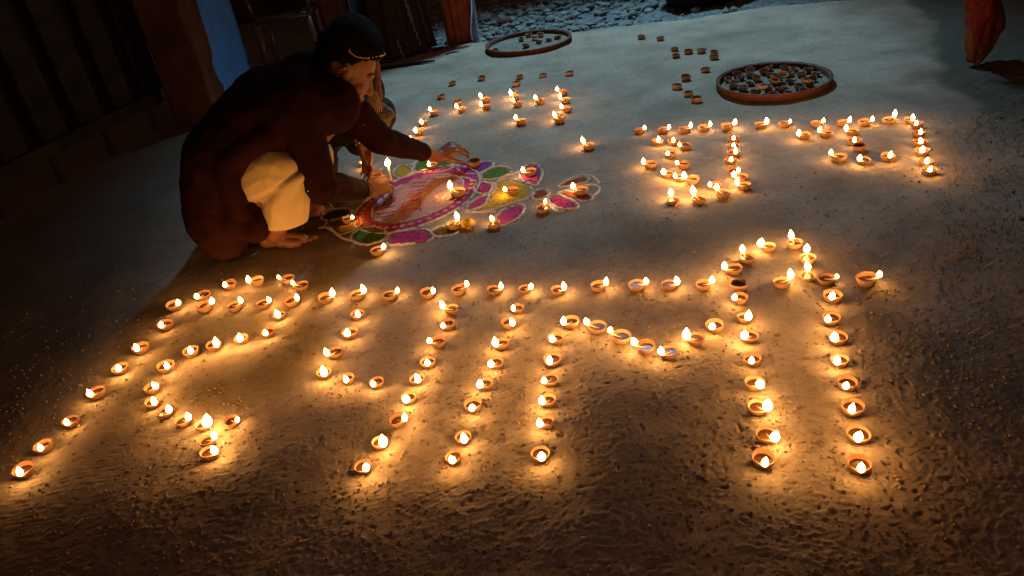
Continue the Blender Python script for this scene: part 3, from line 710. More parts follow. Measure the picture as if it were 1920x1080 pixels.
# petals and marigold
def flower(px, py, r, label, m):
    p = GG(px, py, .015); bm = bmesh.new(); rs = random.Random(3)
    for lay in range(5):
        n = 16-lay*2; tilt = .25+lay*.3; rr = r*(1-lay*.13)
        for k in range(n):
            a = 2*PI*k/n + lay*.3 + rs.uniform(-.1, .1); d = Vector((math.cos(a)*math.cos(tilt), math.sin(a)*math.cos(tilt), math.sin(tilt))); s = Vector((-math.sin(a), math.cos(a), 0)); u = s.cross(d)*-1
            b0 = p+Vector((0, 0, .006+lay*.003)); w = rr*.26
            vs = [b0, b0+d*rr*.6+s*w, b0+d*rr+s*w*.5+u*.003, b0+d*rr*1.02-s*w*.5+u*.003, b0+d*rr*.6-s*w]
            bm.faces.new([bm.verts.new(v) for v in vs])
    ball(bm, p+Vector((0, 0, .008)), (r*.4, r*.4, r*.35), 1)
    o = obj('marigold', bm, m, None, False); return tag(o, label, 'flower')
flower(876, 421, .038, 'yellow marigold head beside a lit lamp on the near edge of the rangoli', M['marigold'])
for i, (px, py, rz) in enumerate([(822,379,.3),(832,372,1.1),(836,380,-.3),(820,372,2),(845,372,.7),(842,383,.1),(829,384,-.6),(815,376,.2)]):
    p = GG(px, py, .004); bm = bmesh.new(); L = .020; w = .006
    vs = [bm.verts.new(p + Matrix.Rotation(rz, 3, 'Z') @ Vector(v)) for v in ((-L, 0, .006), (-L*.3, w, .010), (L*.5, w*.9, .011), (L, 0, .014), (L*.5, -w*.9, .009), (-L*.3, -w, .008))]
    c = bm.verts.new(p+Vector((0, 0, .0065)))
    for k in range(6): bm.faces.new((c, vs[k], vs[(k+1) % 6]))
    tag(obj('flower_petal', bm, M['petal'], None), 'loose cream-orange petal in the little heap at the centre of the rangoli', 'petal', 'loose petals at the rangoli centre')

# ------------------------------------------------------------------ people
def head_shapes(c, f, up, s=1.0):
    m = frame3(f, up); fw, le, u = m.col[0], m.col[1], m.col[2]
    def q(a, b, z): return c + (fw*a + le*b + u*z)*s
    E = lambda p, r: ('e', p, tuple(v*s for v in r), m)
    L = [E(q(-.012, 0, .030), (.098, .077, .092)), E(q(.022, 0, -.030), (.068, .062, .085)), E(q(.045, 0, -.088), (.034, .040, .024)), E(q(.062, 0, -.098), (.018, .020, .015)),
         E(q(.070, 0, .028), (.020, .055, .016)),
         ('c', q(.082, 0, .012), .0085*s, q(.104, 0, -.028), .0125*s), E(q(.094, .011, -.031), (.010, .009, .008)), E(q(.094, -.011, -.031), (.010, .009, .008)),
         E(q(.085, 0, -.056), (.012, .024, .006)), E(q(.083, 0, -.066), (.011, .021, .007)),
         E(q(.060, .032, .003), (.018, .018, .013)), E(q(.060, -.032, .003), (.018, .018, .013)), E(q(.052, .042, -.026), (.026, .022, .022)), E(q(.052, -.042, -.026), (.026, .022, .022))]
    for sg in (1, -1):
        for k in range(9):
            a = -1.9+k*.52; p = q(-.010+.016*math.cos(a+1.2), sg*(.078+.006*math.sin(a)), -.006+.029*math.sin(a+1.2)); L.append(('e', p, (.0055*s,)*3))
        L.append(E(q(-.004, sg*.072, -.004), (.012, .008, .022)))
    return L, q, m
def hand_shapes(w, d, n, thumb_side, curl=.35, s=1.0, spread=.12, thumbcurl=.4):
    """w wrist, d pointing direction, n palm normal, thumb_side unit vector"""
    d = Vector(d).normalized(); n = Vector(n); n = (n-d*n.dot(d)).normalized(); t = d.cross(n)
    if t.dot(Vector(thumb_side)) < 0: t = -t
    L = []; lens = [(.044, .026, .020), (.049, .030, .021), (.045, .028, .020), (.034, .021, .018)]
    for i in range(4):
        off = (.030-.020*i)*s; kn = w + d*(.085-.004*abs(i-1))*s + t*off
        L.append(('c', w+t*off*.55, .017*s, kn, .0125*s))
        dd = (d + t*spread*(1.5-i)*.6).normalized(); p = kn; c = curl*(1+.08*i) if not hasattr(curl, '__len__') else curl[i]
        for j, ln in enumerate(lens[i]):
            dd = (dd*math.cos(c) + n*math.sin(c)).normalized() if j or True else dd
            nn = n - dd*n.dot(dd)
            p2 = p + dd*ln*s; L.append(('c', p, (.0106-.0011*j)*s, p2, (.0096-.0011*j)*s)); p = p2
    L.append(('c', w+d*.020*s+n*.004, .025*s, w+d*.066*s+n*.003, .022*s))
    th0 = w + d*.022*s + t*.026*s; th1 = th0 + (d*.55+t*.75+n*.25).normalized()*.040*s; th2 = th1 + (d*.85+t*.15+n*thumbcurl).normalized()*.034*s; th3 = th2 + (d*.85-t*.25+n*thumbcurl*1.4).normalized()*.026*s
    L += [('c', w+t*.012*s, .016*s, th0, .015*s), ('c', th0, .014*s, th1, .0115*s), ('c', th1, .0108*s, th2, .0098*s), ('c', th2, .0098*s, th3, .0080*s)]
    return L
def foot_shapes(heel, d, s=1.0, up=None):
    d = Vector(d).normalized(); t = Vector((-d.y, d.x, 0)); u = Vector((0, 0, 1)); heel = Vector(heel)
    q = lambda a, b, z: heel + d*a*s + t*b*s + u*z*s
    L = [('c', q(.03, 0, .034), .032*s, q(.10, 0, .035), .030*s), ('c', q(.10, .008, .032), .030*s, q(.175, .012, .021), .021*s), ('c', q(.09, -.012, .025), .024*s, q(.165, -.022, .017), .017*s),
         ('c', q(.06, 0, .045), .034*s, q(.06, 0, .095), .030*s)]
    for i in range(5):
        b = .030-.0155*i; a0 = .178-.008*i*(1+.2*i); L.append(('c', q(a0, b, .014), (.0115-.001*i)*s, q(a0+.044-.006*i, b*1.1, .010), (.0105-.0012*i)*s))
    return L

# --- the squatting man
man = empty('person', GG(545, 462), 0, 'squatting man in maroon kurta and cream trousers reaching over the rangoli', 'person')
gz = hz(man.location.x, man.location.y)
HC = P(648, 132, 2.80)
hl, hq, hm = head_shapes(HC, (.74, .12, -.62), (.55, .1, .80), 1.10)
sh_r = P(563, 196, 2.62); sh_l = P(640, 190, 2.92); neck0 = (sh_r+sh_l)/2 + Vector((.0, 0, .04)); neck1 = hq(-.045, 0, -.075)
hip_r = P(430, 398, 2.72); hip_l = hip_r + Vector((.02, .22, .01))
kn_r = P(578, 322, 2.66); an_r = G(515, 440, gz+.09)
kn_l = P(596, 292, 2.95); an_l = an_r + Vector((.02, .27, 0))
el_r = P(603, 350, 2.62); wr_r = G(688, 356, .085); el_l = P(712, 262, 2.98); wr_l = G(824, 294, .085)
M['man_skin'] = M['skin']
nd = (P(736, 340, wr_r.y+.05)-wr_r).normalized()
near_hand = hand_shapes(wr_r, nd, (.15, .80, -.55), (0, .4, 1), curl=.85, s=1.12, thumbcurl=.5)
kd = (P(862, 270, wr_l.y+.03)-wr_l).normalized()
far_hand = hand_shapes(wr_l, kd, (.30, .62, -.72), (0, -.7, -.6), curl=[.90, .86, .84, .86], s=1.02, thumbcurl=.9)
hr = G(492, 466, gz); body = hl + [('c', neck0, .062, neck1, .056), ('c', hip_r, .10, hip_l, .10), ('c', (hip_r+hip_l)/2, .13, neck0-Vector((.05, 0, .06)), .125), ('c', sh_r, .05, sh_l, .05),
    ('c', sh_r, .048, el_r, .038), ('c', el_r, .040, wr_r, .030), ('c', sh_l, .048, el_l, .038), ('c', el_l, .040, wr_l, .030),
    ('c', hip_r, .078, kn_r, .054), ('c', kn_r, .050, an_r, .034), ('c', hip_l, .078, kn_l, .054), ('c', kn_l, .050, an_l, .034)] + near_hand + far_hand
fd = (G(602, 455, gz)-hr).normalized()
body += foot_shapes(Vector((hr.x, hr.y, gz)), (fd.x, fd.y, 0), 1.02) + [('c', an_r, .034, Vector((hr.x, hr.y, gz))+fd*.06+Vector((0, 0, .06)), .034)]
hlp = Vector((hr.x, hr.y, gz)) + Vector((.03, .27, 0)); body += foot_shapes(hlp, (fd.x, fd.y+.1, 0), 1.02) + [('c', an_l, .034, hlp+fd*.06+Vector((0, 0, .06)), .034)]
organic('body', body, M['skin'], man, .0036, 3)
# hair
hair = [('e', hq(-.028, 0, .054), (.104, .088, .088), hm), ('e', hq(-.066, 0, .012), (.050, .074, .062), hm), ('e', hq(.030, 0, .102), (.066, .072, .036), hm), ('e', hq(-.03, 0, .105), (.085, .078, .055), hm)]
hair_o = organic('hair', hair, M['hair'], man, .005, 2, .004, 30)
# beaded headband across the hair
def strands(src, n, ln, back, parent, m, seed=1):
    rs = random.Random(seed); ps = list(src.data.polygons); V = []; Fs = []; vs = src.data.vertices
    for i in range(n):
        p = ps[rs.randrange(len(ps))]; c = p.center.copy(); nn = p.normal.copy()
        d = (back - nn*back.dot(nn))
        if d.length < 1e-4: continue
        d = (d.normalized()*.8 + nn*rs.uniform(.25, .8) + Vector((rs.gauss(0, .3), rs.gauss(0, .3), rs.gauss(0, .3)))).normalized()
        w = d.cross(nn).normalized()*.0007; L = ln*rs.uniform(.6, 1.2); k = len(V); c -= nn*.002
        V += [c-w, c+w, c+d*L*.55+w*.8-nn*.001, c+d*L*.55-w*.8-nn*.001, c+d*L-nn*L*.25]
        Fs += [(k, k+1, k+2, k+3), (k+3, k+2, k+4)]
    me = bpy.data.meshes.new('hair_strands'); me.from_pydata([tuple(v) for v in V], [], Fs); me.materials.append(m)
    o = bpy.data.objects.new('hair_strands', me); o.parent = parent; o.matrix_parent_inverse = Matrix.Translation(parent.location).inverted(); COL.objects.link(o); o['kind'] = 'stuff'; return o
strands(hair_o, 5000, .017, -hm.col[0]*.6-hm.col[2]*.5, man, M['hair'])
from mathutils.bvhtree import BVHTree
bv = BVHTree.FromPolygons([v.co.copy() for v in hair_o.data.vertices], [tuple(p.vertices) for p in hair_o.data.polygons])
bm = bmesh.new(); hc0 = hq(0, 0, .02)
for k in range(60):
    t = -.1+1.2*k/59; a = -PI/2-.25+(PI+.5)*t      # from behind the near ear over the brow to the far side
    dr = (hm.col[0]*max(-.3, math.cos(a)) + hm.col[1]*math.sin(a)*1.0 + hm.col[2]*(.62+.42*max(0, math.cos(a)))).normalized()
    hit = bv.ray_cast(hc0+dr*.3, -dr)
    if hit[0] is not None: ball(bm, hit[0]+dr*.001, .0036 if k % 2 else .0028, 1)
obj('beaded_headband', bm, M['gold'], man)
bm = bmesh.new()
for sg in (1, -1): tube(bm, [hq(.080, sg*.016, .032), hq(.078, sg*.034, .037), hq(.066, sg*.052, .030)], [.004, .005, .003], 8)
obj('eyebrow', bm, M['hair'], man)
# trousers
tr = [('c', P(450, 355, 2.70), .085, P(512, 318, 2.64), .098), ('c', P(512, 318, 2.64), .095, P(545, 325, 2.64), .088), ('c', P(540, 340, 2.65), .090, P(531, 412, 2.66), .080), ('c', P(556, 345, 2.66), .055, P(550, 412, 2.66), .055),
      ('c', hip_l, .10, kn_l, .066), ('c', kn_l, .066, an_l+Vector((.02, 0, .05)), .06), ('c', hip_r, .11, hip_l, .11)]
tro = organic('trousers', tr, M['cream'], man, .0055, 2, .0, 13, 1)
nrm_ = [v.normal.copy() for v in tro.data.vertices]
for v, vn in zip(tro.data.vertices, nrm_):    # long soft folds running from the knee
    c_ = v.co; a_ = math.atan2(c_.z-.42, c_.x+.62); q_ = a_*9 + 1.5*mn.noise(c_*5)
    v.co += vn*(.0095*math.sin(q_)*(.4+mn.noise(c_*4+Vector((9, 0, 0)))) + .003*mn.noise(c_*16) - .013*max(0, 1-abs(math.sin(a_*3.5+mn.noise(c_*4)*1.2))*2.2)**2)
hx = P(530, 420, 2.62)
for v in tro.data.vertices:                   # a straight hem
    lim = hx.z-.012 - .06*(v.co.x-hx.x)
    if v.co.z < lim: v.co.z = lim + .1*(v.co.z-lim)
# kurta: back, chest, sleeves, and the tail that hangs to the ground
bk = [P(372, 340, 2.80), P(392, 262, 2.80), P(442, 205, 2.80), P(520, 168, 2.78), P(590, 160, 2.78)]
ku = []
for a, b, ra_, rb_ in zip(bk, bk[1:], (.14, .165, .165, .15), (.165, .165, .15, .12)):
    for dy in (-.09, .09): ku.append(('c', a+Vector((.085, dy, -.035)), ra_*.9, b+Vector((.06, dy, -.055)), rb_*.88))
ku += [('c', sh_r+Vector((-.02, 0, -.01)), .078, el_r, .058), ('c', el_r, .062, wr_r-(wr_r-el_r)*.16, .044), ('c', sh_l, .082, el_l, .060), ('c', el_l, .060, wr_l-(wr_l-el_l)*.30, .040),
       ('c', sh_r+Vector((0, .03, .03)), .07, sh_l+Vector((0, 0, .02)), .065), ('c', neck0+Vector((-.03, 0, -.03)), .085, neck0.lerp(neck1, .35), .070)]
tail = [(P(402, 335, 2.72), .115), (P(402, 380, 2.70), .112), (P(410, 415, 2.70), .115), (P(418, 436, 2.70), .10)]
for (a, ra_), (b, rb_) in zip(tail, tail[1:]):
    for dy in (-.02, .15): ku.append(('c', a+Vector((0, dy, 0)), ra_, b+Vector((0, dy, 0)), rb_))
ku += [('c', P(425, 400, 2.66), .085, P(476, 424, 2.62), .062), ('c', P(440, 360, 2.66), .05, P(470, 405, 2.64), .05)]
ku += [('c', G(398, 452, gz+.03)+Vector((0, .05, 0)), .055, G(482, 452, gz+.03)+Vector((0, .05, 0)), .045), ('c', G(400, 448, gz+.03)+Vector((0, .12, 0)), .06, P(400, 400, 2.74), .10)]
ku += [('c', P(425, 303, 2.585), .042, P(498, 254, 2.575), .040), ('c', P(423, 325, 2.585), .042, P(447, 392, 2.60), .040), ('c', P(447, 392, 2.60), .040, P(474, 424, 2.62), .036)]
kurta_o = organic('kurta', ku, M['kurta'], man, .0065, 4, .007, 7, 2)
bk2 = BVHTree.FromPolygons([v.co.copy() for v in kurta_o.data.vertices], [tuple(p.vertices) for p in kurta_o.data.polygons])
for px, py in ((613, 261), (624, 263), (577, 358), (654, 378), (683, 234), (405, 384)):
    h_ = bk2.ray_cast(Vector((0, 0, CH)), ray(px, py).normalized())
    if h_[0] is not None: bm = bmesh.new(); ball(bm, h_[0], .0032, 1); obj('sequin', bm, M['silver'], man)
# wrist watch, bracelet
def bracelet(c, d, r, name, m, parent, n=22, br=.004):
    d = Vector(d).normalized(); a = d.cross(Vector((0, 0, 1))).normalized(); b = d.cross(a); bm = bmesh.new()
    for k in range(n): ball(bm, c + (a*math.cos(2*PI*k/n)+b*math.sin(2*PI*k/n))*r, br, 1)
    return obj(name, bm, m, parent)
d = (wr_r-el_r).normalized(); bm = bmesh.new(); c = wr_r-d*.012
tube(bm, [c-d*.012, c-d*.010, c+d*.010, c+d*.012], [.027, .033, .033, .027], 20); w = obj('watch_strap', bm, M['rub'], man)
bm = bmesh.new(); vd = (Vector((0, 0, CH))-c).normalized(); ball(bm, c+vd*.030, (.013, .013, .013), 2); obj('watch_face', bm, M['silver'], w).matrix_parent_inverse = Matrix.Translation(man.location).inverted()
bracelet(wr_l+kd*.004, wr_l-el_l, .029, 'bracelet', M['gold'], man)
# the burning stick in his near hand
st = empty('burning_stick', P(731, 322, 2.98), 0, 'short candle-like stick with a flame, held upright in the near hand', 'stick')
cb = P(731, 326, (wr_r+nd*.085).y+.012); up = Vector((0, 0, .038)); bm = bmesh.new(); tube(bm, [cb-up*.7, cb+up], [.0045, .0042], 10); st.location = cb-up*.7
obj('stick', bm, M['wax'], st)
fo = bpy.data.objects.new('flame', FLAMES[2]); fo.parent = st; fo.location = up*1.68; fo.scale = (1.35, 1.35, 1.3); COL.objects.link(fo)

# --- second person crouching behind him: head behind his, knee and bangled forearm in view
w2 = empty('person', G(700, 250, 0), 0, 'person crouching behind the squatting man, bangled forearm and pleated brown scarf showing', 'person')
Yw = 3.42
H2 = P(668, 92, Yw+.02); l2, q2, m2 = head_shapes(H2, (.55, -.55, -.62), (.35, -.2, .9), 1.0)
k2 = P(712, 214, 3.34); k2b = P(640, 214, 3.40); hp2 = P(560, 250, 3.62); sh2 = P(690, 165, 3.52); sh2b = P(610, 160, 3.62)
f2 = G(690, 262, .0); wr2 = P(681, 278, 3.27); el2 = P(668, 205, 3.36)
b2 = l2 + [('c', (sh2+sh2b)/2, .05, q2(-.03, 0, -.06), .05), ('c', sh2, .07, sh2b, .07), ('c', (sh2+sh2b)/2, .12, hp2, .14), ('c', hp2, .09, k2b, .06), ('c', hp2, .09, k2, .06), ('c', sh2, .045, el2, .036), ('c', el2, .036, wr2, .024),
           ('c', k2b, .055, G(612, 262, .06), .04), ('c', k2, .055, P(668, 250, 3.5), .04)]
b2 += hand_shapes(wr2, (.1, -.3, -.95), (-.5, -.7, 0), (.5, -.4, 0), curl=.3, s=.82)
organic('body', b2, M['skin2'], w2, .005, 3)
organic('hair', [('e', q2(-.02, 0, .045), (.112, .092, .100), m2), ('e', q2(.02, -.01, .07), (.09, .09, .07), m2), ('c', q2(-.07, -.02, 0), .06, q2(-.05, .0, -.12), .04)], M['hair'], w2, .006, 2, .004, 26)
organic('dress', [('c', sh2, .08, sh2b, .085), ('c', (sh2+sh2b)/2, .13, hp2, .17), ('c', hp2, .13, k2, .075), ('c', hp2, .13, k2b, .08), ('c', sh2, .06, el2, .05), ('c', k2, .075, P(676, 262, 3.5), .08), ('c', k2b, .075, G(606, 270, .06), .08), ('c', hp2, .15, G(560, 268, .08), .12)], M['darkcloth'], w2, .009, 4, .010, 9, 5)
organic('shawl_fold', [('c', P(672, 214, 3.28), .030, P(716, 214, 3.26), .040), ('c', P(716, 210, 3.26), .038, P(729, 214, 3.24), .026), ('c', P(700, 222, 3.26), .030, P(722, 228, 3.25), .022)], M['scarf_light'], w2, .005, 3, .008, 22, 6)
organic('scarf', [('c', P(704, 112, 3.33), .018, P(706, 150, 3.30), .020), ('c', P(706, 150, 3.30), .020, P(703, 182, 3.27), .034), ('c', P(703, 180, 3.27), .030, P(698, 206, 3.25), .040)], M['scarf'], w2, .005, 3, .004, 30, 7)
bm = bmesh.new()
for k in range(9):
    x = 683+k*4.2; tube(bm, [P(700+(x-700)*.35, 172, 3.222), P(700+(x-700)*.7, 190, 3.208), P(x, 212-abs(k-5)*.8, 3.203)], [.0016, .0024, .0020], 6)
obj('tassel_thread', bm, M['thread'], w2)
dd = (wr2-el2)
for j in range(3): bracelet(wr2-dd.normalized()*(.02+.016*j), dd, .030, 'bangle', M['gold'], w2, 24, .003)

# --- standing figures at the top edge
def standing(loc, face, label, lower, upper, ankle=.0, skirt=True, hairm=None, s=1.0, skirt_w=.23, step=0.):
    loc = Vector(loc); loc.z = hz(loc.x, loc.y); e = empty('person', loc, 0, label, 'person')
    f = Vector((math.cos(face), math.sin(face), 0)); t = Vector((-f.y, f.x, 0)); u = Vector((0, 0, 1))
    q = lambda a, b, z: loc + (f*a + t*b + u*z)*s
    H = q(.02, 0, 1.50); L, hq_, hm_ = head_shapes(H, f+u*-.15, u, .98*s)
    L += [('c', q(0, 0, 1.30), .05*s, hq_(-.02, 0, -.07), .05*s), ('c', q(0, .16, 1.27), .05*s, q(0, -.16, 1.27), .05*s), ('c', q(0, 0, 1.2), .13*s, q(0, 0, .92), .125*s), ('c', q(0, .07, .88), .10*s, q(0, -.07, .88), .10*s)]
    for sg in (1, -1):
        L += [('c', q(0, sg*.18, 1.25), .045*s, q(-.02, sg*.23, .98), .036*s), ('c', q(-.02, sg*.23, .98), .036*s, q(.06, sg*.22, .76), .025*s)]
        L += hand_shapes(q(.06, sg*.22, .76), f*.2-u, f*.0-t*sg, f, curl=.2, s=.88*s)
        st_ = step*sg
        L += [('c', q(0, sg*.09, .86), .085*s, q(st_*.5+.02, sg*.09, .46), .055*s), ('c', q(st_*.5+.02, sg*.09, .46), .052*s, q(st_, sg*.09, .08), .034*s)]
        L += foot_shapes(q(st_-.05, sg*.09, 0), f, .95*s)
    organic('body', L, M['skin2'], e, .007, 3)
    organic('hair', [('e', hq_(-.025, 0, .045), (.108*s, .088*s, .095*s), hm_), ('c', hq_(-.08, 0, 0), .05*s, hq_(-.10, 0, -.25), .03*s)], M['hair'], e, .009, 2, .004, 25)
    organic('blouse', [('c', q(0, .15, 1.26), .07*s, q(0, -.15, 1.26), .07*s), ('c', q(0, 0, 1.2), .15*s, q(0, 0, .90), .155*s), ('c', q(0, .18, 1.25), .06*s, q(-.02, .23, 1.02), .05*s), ('c', q(0, -.18, 1.25), .06*s, q(-.02, -.23, 1.02), .05*s)], upper, e, .012, 3, .008, 9, 3)
    if skirt:
        bm = bmesh.new(); N = 72; pv = None
        for j in range(15):
            z = .98-(.98-ankle)*j/14; r = .15+(skirt_w-.15)*(j/14)**.8; ring = []
            for k in range(N):
                a = 2*PI*k/N; rr = r*(1 + (.03+.08*j/14)*math.sin(a*11+1.3*math.sin(a*3)) + .02*math.sin(a*5+j*.3)); ring.append(bm.verts.new(q(rr*math.cos(a)*.85, rr*math.sin(a), z + .004*math.sin(a*4))))
            if pv:
                for k in range(N): bm.faces.new((pv[k], ring[k], ring[(k+1) % N], pv[(k+1) % N]))
            pv = ring
        obj('skirt', bm, lower, e)
    return e, q
pB, qB = standing(G(752, 97), -1.35, 'person in a long dark skirt with pale blue streaks standing behind the dark strips', M['darkcloth'], M['darkcloth'], .01, skirt_w=.27)
bm = bmesh.new()
for a0, a1, z0, z1, w in [(-1.05, -1.0, .44, .25, .016), (-1.0, -.93, .25, .08, .007), (-1.52, -1.44, .16, .02, .006), (-.62, -.57, .5, .08, .004)]:
    pv = None
    for j in range(10):
        z = z0+(z1-z0)*j/9; a = a0+(a1-a0)*j/9 + .02*math.sin(j*1.9); r = (.15+(.27-.15)*((.98-z)/.97)**.8)*1.12+.004; ww = w*(.5+.5*abs(math.sin(j*1.1+1)))
        c = pB.location + Vector((r*math.cos(a), r*math.sin(a), z)); s_ = Vector((-math.sin(a), math.cos(a), 0))
        row = (bm.verts.new(c-s_*ww), bm.verts.new(c+s_*ww))
        if pv: bm.faces.new((pv[0], pv[1], row[1], row[0]))
        pv = row
r_ = bmesh.ops.solidify(bm, geom=bm.faces[:], thickness=.003)
obj('satin_streak', bm, M['palebluetrim'], pB)
pC, qC = standing(G(868, 74), -1.6, 'person in a rust-orange wrap with a pale lilac edge standing left of the far basket', M['orange'], M['orange'], .03, skirt_w=.115)
bm = bmesh.new(); pv = None
for j in range(16):
    z = .62-.60*j/15; a = -.55+.25*math.sin(j*.35); r = .125+.02*(j/15); c = pC.location+Vector((r*math.cos(a), r*math.sin(a), z)); s_ = Vector((-math.sin(a), math.cos(a), 0)); ww = .028+.022*(j/15)
    row = [bm.verts.new(c+s_*ww*k+Vector((math.cos(a), math.sin(a), 0))*.010*(1-abs(k))*(1+.5*math.sin(j))) for k in (-1, -.5, 0, .5, 1)]
    if pv:
        for k in range(4): bm.faces.new((pv[k], pv[k+1], row[k+1], row[k]))
    pv = row
bmesh.ops.solidify(bm, geom=bm.faces[:], thickness=.003); obj('lilac_edge', bm, M['lilac'], pC)
pA, qA = standing(G(632, 96), -1.2, 'person in brown wrap and blue satin scarf standing beside the plastic chair', M['mud'], M['darkcloth'], .02, skirt_w=.15)
bm = bmesh.new()
for k in range(4):
    tube(bm, [P(655+k*6, -60, pA.location.y-.19), P(654+k*7, 0, pA.location.y-.20), P(660+k*4, 30, pA.location.y-.205), P(664+k*3, 52+5*(k % 2), pA.location.y-.21)], [.02, .016, .014, .006], 8)
obj('satin_scarf', bm, M['bluetrim'], pA)

# --- person stepping at the top right corner, heel lifted
toe = GG(1822, 124); pr = empty('person', (toe.x+.05, toe.y, hz(toe.x, toe.y)), 0, 'person in red leggings stepping past with a lifted bare heel, top right corner', 'person')
Yp = toe.y; an = P(1862, 40, Yp+.05); kn = P(1832, -150, Yp+.02); hpD = Vector((kn.x+.06, Yp+.15, .88)); u = Vector((0, 0, 1))
heel = P(1884, 55, Yp+.06); ballf = P(1832, 112, Yp)
LD, qD, mD = head_shapes(Vector((hpD.x-.05, Yp+.12, 1.52)), (-1, -.2, -.2), (0, 0, 1), 1.0)
bd = LD + [('c', P(1868, 50, Yp+.06), .034, P(1850, 88, Yp+.03), .032), ('c', P(1850, 88, Yp+.03), .032, ballf+Vector((.005, 0, .008)), .028), ('c', P(1838, 40, Yp+.03), .040, ballf, .026), ('c', P(1822, 60, Yp), .026, P(1822, 108, Yp-.01), .022),
    ('c', P(1845, 62, Yp+.03), .042, P(1832, 100, Yp), .028), ('c', P(1822, 84, Yp), .034, P(1844, 84, Yp+.02), .036), ('c', P(1820, 108, Yp), .026, P(1838, 106, Yp), .024), ('c', P(1846, 30, Yp+.04), .040, kn, .052), ('c', kn, .055, hpD, .085)]
for i in range(5):
    b = toe + Vector((.012+.006*i, -.028+.016*i, .012)); bd.append(('c', ballf+Vector((0, -.018+.011*i, 0)), .012, b, .0095-.0006*i))
hp2D = hpD+Vector((.05, -.17, 0)); k2D = Vector((kn.x+.20, Yp-.20, .47)); a2D = Vector((kn.x+.42, Yp-.2, .09)); bd += [('c', hpD, .10, hp2D, .10), ('c', hp2D, .085, k2D, .055), ('c', k2D, .052, a2D, .034)] + foot_shapes(Vector((a2D.x+.05, a2D.y, 0)), (-1, -.1, 0), .95)
tD = (hpD+hp2D)/2; bd += [('c', tD, .13, tD+Vector((-.03, 0, .34)), .13), ('c', tD+Vector((-.03, .16, .38)), .05, tD+Vector((-.03, -.16, .38)), .05), ('c', tD+Vector((-.03, 0, .42)), .05, qD(-.02, 0, -.07), .05)]
for sg in (1, -1):
    e0 = tD+Vector((-.03, sg*.18, .36)); e1 = e0+Vector((-.03, sg*.05, -.27)); e2 = e1+Vector((-.10*sg, 0, -.22)); bd += [('c', e0, .045, e1, .036), ('c', e1, .036, e2, .025)] + hand_shapes(e2, (-.2*sg, 0, -1), (0, -sg, 0), (-1, 0, 0), curl=.25, s=.88)
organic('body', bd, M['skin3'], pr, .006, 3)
organic('leggings', [('c', P(1840, 26, Yp+.03), .066, kn, .076), ('c', P(1823, 84, Yp+.005), .030, P(1832, 26, Yp+.02), .052), ('c', P(1868, 48, Yp+.06), .042, P(1852, 10, Yp+.04), .058), ('c', P(1840, 80, Yp+.02), .038, P(1845, 30, Yp+.03), .055), ('c', kn, .075, hpD, .11), ('c', hp2D, .11, k2D, .075), ('c', k2D, .07, a2D+Vector((0, 0, .05)), .05), ('c', hpD, .125, hp2D, .125)], M['red'], pr, .008, 3, .009, 14, 9)
organic('tunic', [('c', tD+Vector((0, 0, -.05)), .17, tD+Vector((-.03, 0, .34)), .15), ('c', tD+Vector((-.03, .17, .37)), .065, tD+Vector((-.03, -.17, .37)), .065)], M['red'], pr, .012, 3, .008, 9, 4)
organic('hair', [('e', qD(-.025, 0, .045), (.108, .088, .095), mD)], M['hair'], pr, .009, 2, .004, 25)

# ------------------------------------------------------------------ left-hand plank wall on short posts
a0 = G(20, 397); a1 = G(292, 246); dv = (a1-a0); dv.z = 0; L0 = dv.length; dv.normalize(); nrm = Vector((-dv.y, dv.x, 0))
a0 = a0 - dv*2.2; LL = L0+2.35
pw = empty('plank_wall', Vector((a1.x, a1.y, 0)), 0, 'dark slatted plank wall raised on short posts along the left side', 'wall')
rot = Matrix((dv, nrm, Vector((0, 0, 1)))).transposed()
n = int(LL/.285); RZ = .155
def shared(name, me, loc, r, parent, sc=(1, 1, 1)):
    o = bpy.data.objects.new(name, me); o.parent = parent; o.matrix_parent_inverse = Matrix.Translation(parent.location).inverted(); o.matrix_basis = Matrix.Translation(loc) @ r.to_4x4() @ Matrix.Diagonal((*sc, 1)); COL.objects.link(o); return o
def plankme(w, h, d, seed, m):
    bm = bmesh.new(); box(bm, (0, 0, h/2), (w, d, h)); bmesh.ops.bevel(bm, geom=bm.edges[:], offset=.004, segments=1)
    return meshof2(bm, m)
def meshof2(bm, m):
    me = bpy.data.meshes.new('plank'); bm.to_mesh(me); bm.free(); me.materials.append(m); return me
PL = [plankme(w, 2.3, .025, 0, M['wood']) for w in (.175, .19, .165)]
for i in range(n+1):
    p = a0 + dv*(i*.285+.12); shared('plank', PL[i % 3], p+nrm*.03+Vector((0, 0, RZ+.07)), rot @ Matrix.Rotation(random.uniform(-.008, .008), 3, 'Y'), pw)
for zz, hh, nm in ((RZ, .075, 'bottom_rail'), (1.7, .07, 'top_rail')):
    bm = bmesh.new(); box(bm, a0+dv*(LL/2)+Vector((0, 0, zz+hh/2)), (LL, .045, hh), rot); bmesh.ops.bevel(bm, geom=bm.edges[:], offset=.005, segments=1); obj(nm, bm, M['wood'], pw, False)
bm = bmesh.new(); box(bm, a0+dv*(LL/2)+nrm*.085+Vector((0, 0, RZ+1.2)), (LL, .02, 2.3), rot); obj('backing_board', bm, M['wood_dark'], pw, False)
bm = bmesh.new(); tube(bm, [(0, 0, -.03), (.008, 0, .08), (0, 0, RZ)], [.020, .017, .018], 8); post_me = meshof2(bm, M['wood'])
for i in range(int(LL/.42)+1):
    p = a0+dv*(i*.42+.05); shared('post', post_me, Vector((p.x, p.y, hz(p.x, p.y))), rot, pw)
